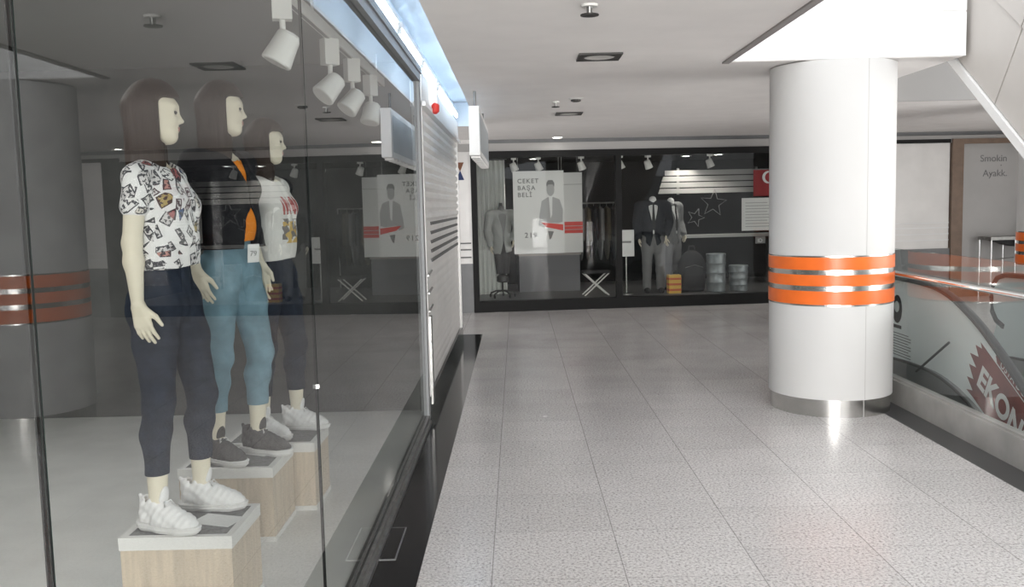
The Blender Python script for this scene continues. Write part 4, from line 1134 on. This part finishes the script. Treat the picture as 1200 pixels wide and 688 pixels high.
# pale low display cubes under the posters
t = fthing('display_counter', 'low pale grey counter standing below the posters', 'counter', .85, 1.35)
b = MB(); b.box(0, 1.05, 0, .5, 0, .62); b.bevel(.01, 2); b.build('counter_body', mat('counter_grey', (.17, .17, .18), .6), t)
b = MB(); b.box(-.02, 1.07, -.02, .52, .62, .65); b.bevel(.006, 2); b.build('counter_top', mat('counter_top', (.32, .29, .28), .5), t)
t = fthing('info_board', 'small white card board on a thin post left of the dark suit', 'board', 2.52, .42)
b = MB(); b.box(-.13, .13, 0, .012, .62, 1.05); b.bevel(.003, 1); b.build('card', Mt['paper'], t)
b = MB(); b.cyl((0, .02, .02), (0, .02, .70), .012, n=10); b.build('post', Mt['alu_dark'], t)
b = MB(); b.lathe([(.11, 0), (.11, .012), (.03, .025)], 24, (0, .02, 0)); b.build('base', Mt['alu_dark'], t)
b = MB(); b.box(-.08, .08, -.003, 0, .84, .87); b.build('printed_line', Mt['ink_grey'], t)
# folding stool
t = fthing('folding_stool', 'small folding stool with crossed pale legs and a dark seat', 'stool', 2.02, .50)
b = MB(); b.box(-.22, .22, -.14, .14, .36, .40); b.bevel(.012, 2); b.build('seat', Mt['ink'], t)
for y in (-.12, .12):
    for s in (-1, 1):
        b = MB(); b.cyl((s*.2, y, 0), (-s*.2, y, .36), .012, n=8); b.build('leg', Mt['plastic_white'], t)
# rack of dark coats
t = fthing('clothes_rack', 'rack of dark coats standing against the black frame between the panes', 'clothes rack', 1.98, 2.3)
b = MB(); b.cyl((-.1, 0, 1.5), (.75, 0, 1.5), .014); b.cyl((-.1, 0, 0), (-.1, 0, 1.5), .014); b.cyl((.75, 0, 0), (.75, 0, 1.5), .014); b.box(-.12, -.08, -.25, .25, 0, .03); b.box(.73, .77, -.25, .25, 0, .03); b.build('rail_frame', Mt['alu_dark'], t)
for k in range(7):
    x = -.02+.12*k; m = (Mt['suit_dark'], Mt['trouser_grey'], mat('umber_cloth%d' % k, (.09, .075, .05), .9))[k % 3]
    t2 = thing('hanging_coat', '%s dark coat from the left on the rack in the far shop' % ('first', 'second', 'third', 'fourth', 'fifth', 'sixth', 'seventh')[k], 'coat', FP(1.98+x, 2.3, FZ), FA, 'coats on the far shop rack')
    mesh_obj('coat_cloth', field_mesh([P_cone((0, -.17, 1.38), (0, .17, 1.38), .03, .03, .03), P_ell((0, 0, .95), (.045, .22, .50), .05), P_cone((0, -.2, 1.36), (0, -.26, .85), .04, .035, .03), P_cone((0, .2, 1.36), (0, .26, .85), .04, .035, .03)], .014), m, t2)
    b = MB(); b.tube([(0, 0, 1.40), (0, 0, 1.49), (0, .02, 1.51), (0, .03, 1.49)], .005, 6); b.build('hanger_hook', Mt['alu'], t2)
# backpack shape, bright parcel, bins
t = fthing('backpack', 'bulky black backpack on the far shop floor by the parcel', 'backpack', 3.66, .62)
t.scale = (1.05, 1.0, 1.12)
mesh_obj('pack_body', field_mesh([P_ell((0, 0, .30), (.23, .14, .31), .05), P_ell((0, -.10, .20), (.17, .08, .16), .05), P_box((0, 0, .10), (.15, .08, .06), .04, .05)], .012, lambda D, X, Y, Z: np.maximum(D, -Z)), Mt['ink'], t)
b = MB(); b.tube([(-.05, 0, .60), (-.04, 0, .67), (.04, 0, .67), (.05, 0, .60)], .012, 8); b.build('carry_loop', Mt['ink'], t)
b = MB(); b.tube([(-.14, -.15, .36), (0, -.20, .40), (.14, -.15, .36)], .006, 6); b.build('zip', Mt['alu_dark'], t)
t = fthing('parcel', 'orange and yellow striped parcel standing beside the dark suit', 'parcel', 3.30, .40, FZ)
b = MB(); b.box(-.10, .10, -.08, .08, 0, .30); b.bevel(.012, 2); b.build('wrapped_box', Mt['yellow'], t)
b = MB()
for k in range(3): b.box(-.103, .103, -.083, .083, .04+.09*k, .075+.09*k)
b.build('stripe', mat('orange_red_wrap', (.50, .10, .03), .6), t)
b = MB(); b.tube([(-.05, 0, .30), (-.04, 0, .36), (.04, 0, .36), (.05, 0, .30)], .006, 6); b.build('handle', Mt['ink'], t)
for u, r_, h_, lb in ((4.02, .155, .62, 'taller grey metal drum with ribs by the window on the right'), (4.40, .150, .42, 'shorter grey metal drum beside the taller drum')):
    t = fthing('metal_drum', lb, 'drum', u, .45, FZ, 0, 'metal drums in the far shop')
    b = MB(); pr = [(r_-.01, 0), (r_, .01)]
    for k in range(1, 4): pr += [(r_, h_*k/4-.02), (r_+.008, h_*k/4), (r_, h_*k/4+.02)]
    pr += [(r_, h_-.01), (r_-.01, h_)]
    b.lathe(pr, 32); b.build('drum_body', Mt['bin_grey'], t)
    b = MB(); b.lathe([(r_+.006, h_-.03), (r_+.01, h_-.015), (r_+.006, h_+.004), (r_-.02, h_+.004)], 32); b.build('lid', Mt['bin_grey'], t)
# notice, flag, reflection modelled as stripes, stars
t = fthing('notice_sheet', 'white printed notice sheet taped inside the right far pane', 'notice', 4.32, .05, 1.17)
b = MB(); b.box(0, .62, 0, .004, 0, .52); b.build('sheet', Mt['paper'], t)
b = MB()
for k in range(9): b.box(.06, .56-.07*(k % 3), -.002, 0, .06+.047*k, .072+.047*k)
b.build('printed_line', Mt['ink_pale'], t)
t = fthing('flag', 'red flag with a white crescent hanging above the notice', 'flag', 4.60, .30, 1.72)
b = MB(); n = 14
for dd in (0, .006):
    v = [[b.bm.verts.new((.62*k/n, .015*math.sin(k*.9)+dd, z)) for k in range(n+1)] for z in (0, .42)]
    for k in range(n): b.bm.faces.new((v[0][k], v[0][k+1], v[1][k+1], v[1][k]))
b.build('cloth', mat('flag_red', (.30, .02, .025), .8), t)
b = MB()
o_ = [(.24+.10*math.cos(a), .30+.10*math.sin(a)) for a in [R(40+280*k/20) for k in range(21)]]; i_ = [(.265+.08*math.cos(a), .30+.08*math.sin(a)) for a in [R(48+264*k/20) for k in range(21)]]
for k in range(20):
    q = [o_[k], o_[k+1], i_[k+1], i_[k]]; b.bm.faces.new([b.bm.verts.new((x, -.022, z)) for x, z in q]); b.bm.faces.new([b.bm.verts.new((x, -.018, z)) for x, z in q][::-1])
b.build('crescent', Mt['paper'], t)
b = MB(); b.cyl((-.03, .003, .43), (.68, .003, .43), .008); b.build('rod', Mt['alu'], t)
t = fthing('reflection_stripes', 'pale stripes modelled in place of a reflection, high on the right of the far shop', 'board', 3.36, 1.5, 1.80)  # solid pale strips imitate the glass reflection of escalator and fascia
for k in range(4):
    b = MB(); b.prism([(.05-.03*k if k else .08, .105*(3-k)), (2.0, .105*(3-k)), (2.0, .105*(3-k)+.085), (.05-.03*k+.03, .105*(3-k)+.085)], -.02, 0, fl); b.build('reflection_stripe', mat('reflection_grey%d' % k, (.42, .415, .40), .6), t)
b = MB()
for x in (.3, 1.7): b.box(x, x+.04, 0, .03, -.02, .44)
b.build('stripe_support', Mt['alu_dark'], t)
t = fthing('shelf_board', 'pale shelf ledge running behind the drums in the far shop', 'shelf', 3.5, 1.45, 1.02)
b = MB(); b.box(0, 2.0, 0, .35, 0, .05); b.bevel(.006, 2); b.build('shelf', mat('shelf_grey', (.40, .40, .39), .6), t)
for x in (.05, 1.85):
    b = MB(); b.box(x, x+.05, .05, .30, -.85, 0); b.build('upright', Mt['alu_dark'], t)
def star(u, z, r_, d, label, rot):
    t = fthing('star_outline', label, 'star decoration', u, d, z, 0, 'star outlines on the far pane')
    P_ = []
    for k in range(11):
        a = rot+PI*k/5; q = r_ if k % 2 == 0 else r_*.42; P_.append((q*math.sin(a), 0, q*math.cos(a)))
    b = MB(); b.tube(P_, .006, 6); b.build('outline', mat('star_grey', (.30, .30, .29), .6), t)
star(3.86, 1.62, .22, .05, 'larger white star outline on the far pane', .1)
star(3.58, 1.40, .15, .09, 'smaller white star outline lower left of the larger star', .35)
t = fthing('small_sign', 'tiny white signboard hanging low at the right end of the far window', 'sign', 4.55, .06, .96)
b = MB(); b.box(0, .16, 0, .01, 0, .11); b.build('board', Mt['ink_grey'], t)
text('lettering', 'ID', .085, Mt['paper'], Matrix.Translation((.03, -.002, .02)) @ Matrix.Rotation(PI/2, 4, 'X'), t, ext=.0006)
# far shop spotlights
lbs = [('leftmost', .72), ('second', 1.12), ('third', 1.82), ('fourth', 2.46), ('fifth', 2.92), ('sixth', 3.95)]
first = None
for i, (nm, u) in enumerate(lbs):
    lb = '%s white spotlight from the left along the top of the far shop window' % nm
    if first is None:
        first = spot(FP(u, .55, 2.44), lb, FA+R(180), R(22), 'far shop spotlights', .95, .05)
    else:
        dup(first, FP(u, .55, 2.44), FA+R(180 if i % 2 else 200), lb)
round_lamp(FP(1.12, 1.2, 2.44), 'lit round downlight above the posters inside the far shop', .07, 'lit downlights inside the far shop', 22)
round_lamp(FP(3.75, 1.25, 2.44), 'lit round downlight above the stars inside the far shop', .07, 'lit downlights inside the far shop', 22)
round_lamp(FP(4.22, .95, 2.44), 'lit round downlight above the flag inside the far shop', .07, 'lit downlights inside the far shop', 22)

# table seen on the brown-framed shop panel
t = fthing('console_table', 'thin chrome-legged table with a dark top against the frosted shop panel', 'table', 8.22, -.42, 0, 0)
b = MB(); b.box(0, 1.1, 0, .36, .93, .98); b.bevel(.006, 2); b.build('table_top', Mt['alu_dark'], t)
b = MB(); b.prism([(.08, .93), (1.1, .93), (1.1, .80), (.45, .82)], .06, .30, lambda a, c, d: (a, d, c)); b.build('drawer', Mt['ink'], t)
for x in (.02, .42, 1.08):
    for y in (.02, .34):
        b = MB(); b.cyl((x, y, 0), (x, y, .93), .013, n=10); b.build('leg', Mt['chrome'], t)
b = MB(); b.cyl((.02, .02, .62), (1.08, .02, .70), .010, n=8); b.build('stretcher', Mt['alu_dark'], t)
t = fthing('bottle', 'small pale bottle standing on the chrome-legged table', 'bottle', 9.03, -.24, .98)
b = MB(); b.lathe([(.055, 0), (.06, .02), (.06, .15), (.025, .20), (.025, .25)], 20); b.build('bottle_body', mat('pale_plastic', (.45, .46, .47), .3), t)
b = MB(); b.lathe([(.028, .25), (.028, .29)], 16); b.build('cap', Mt['ink_grey'], t)
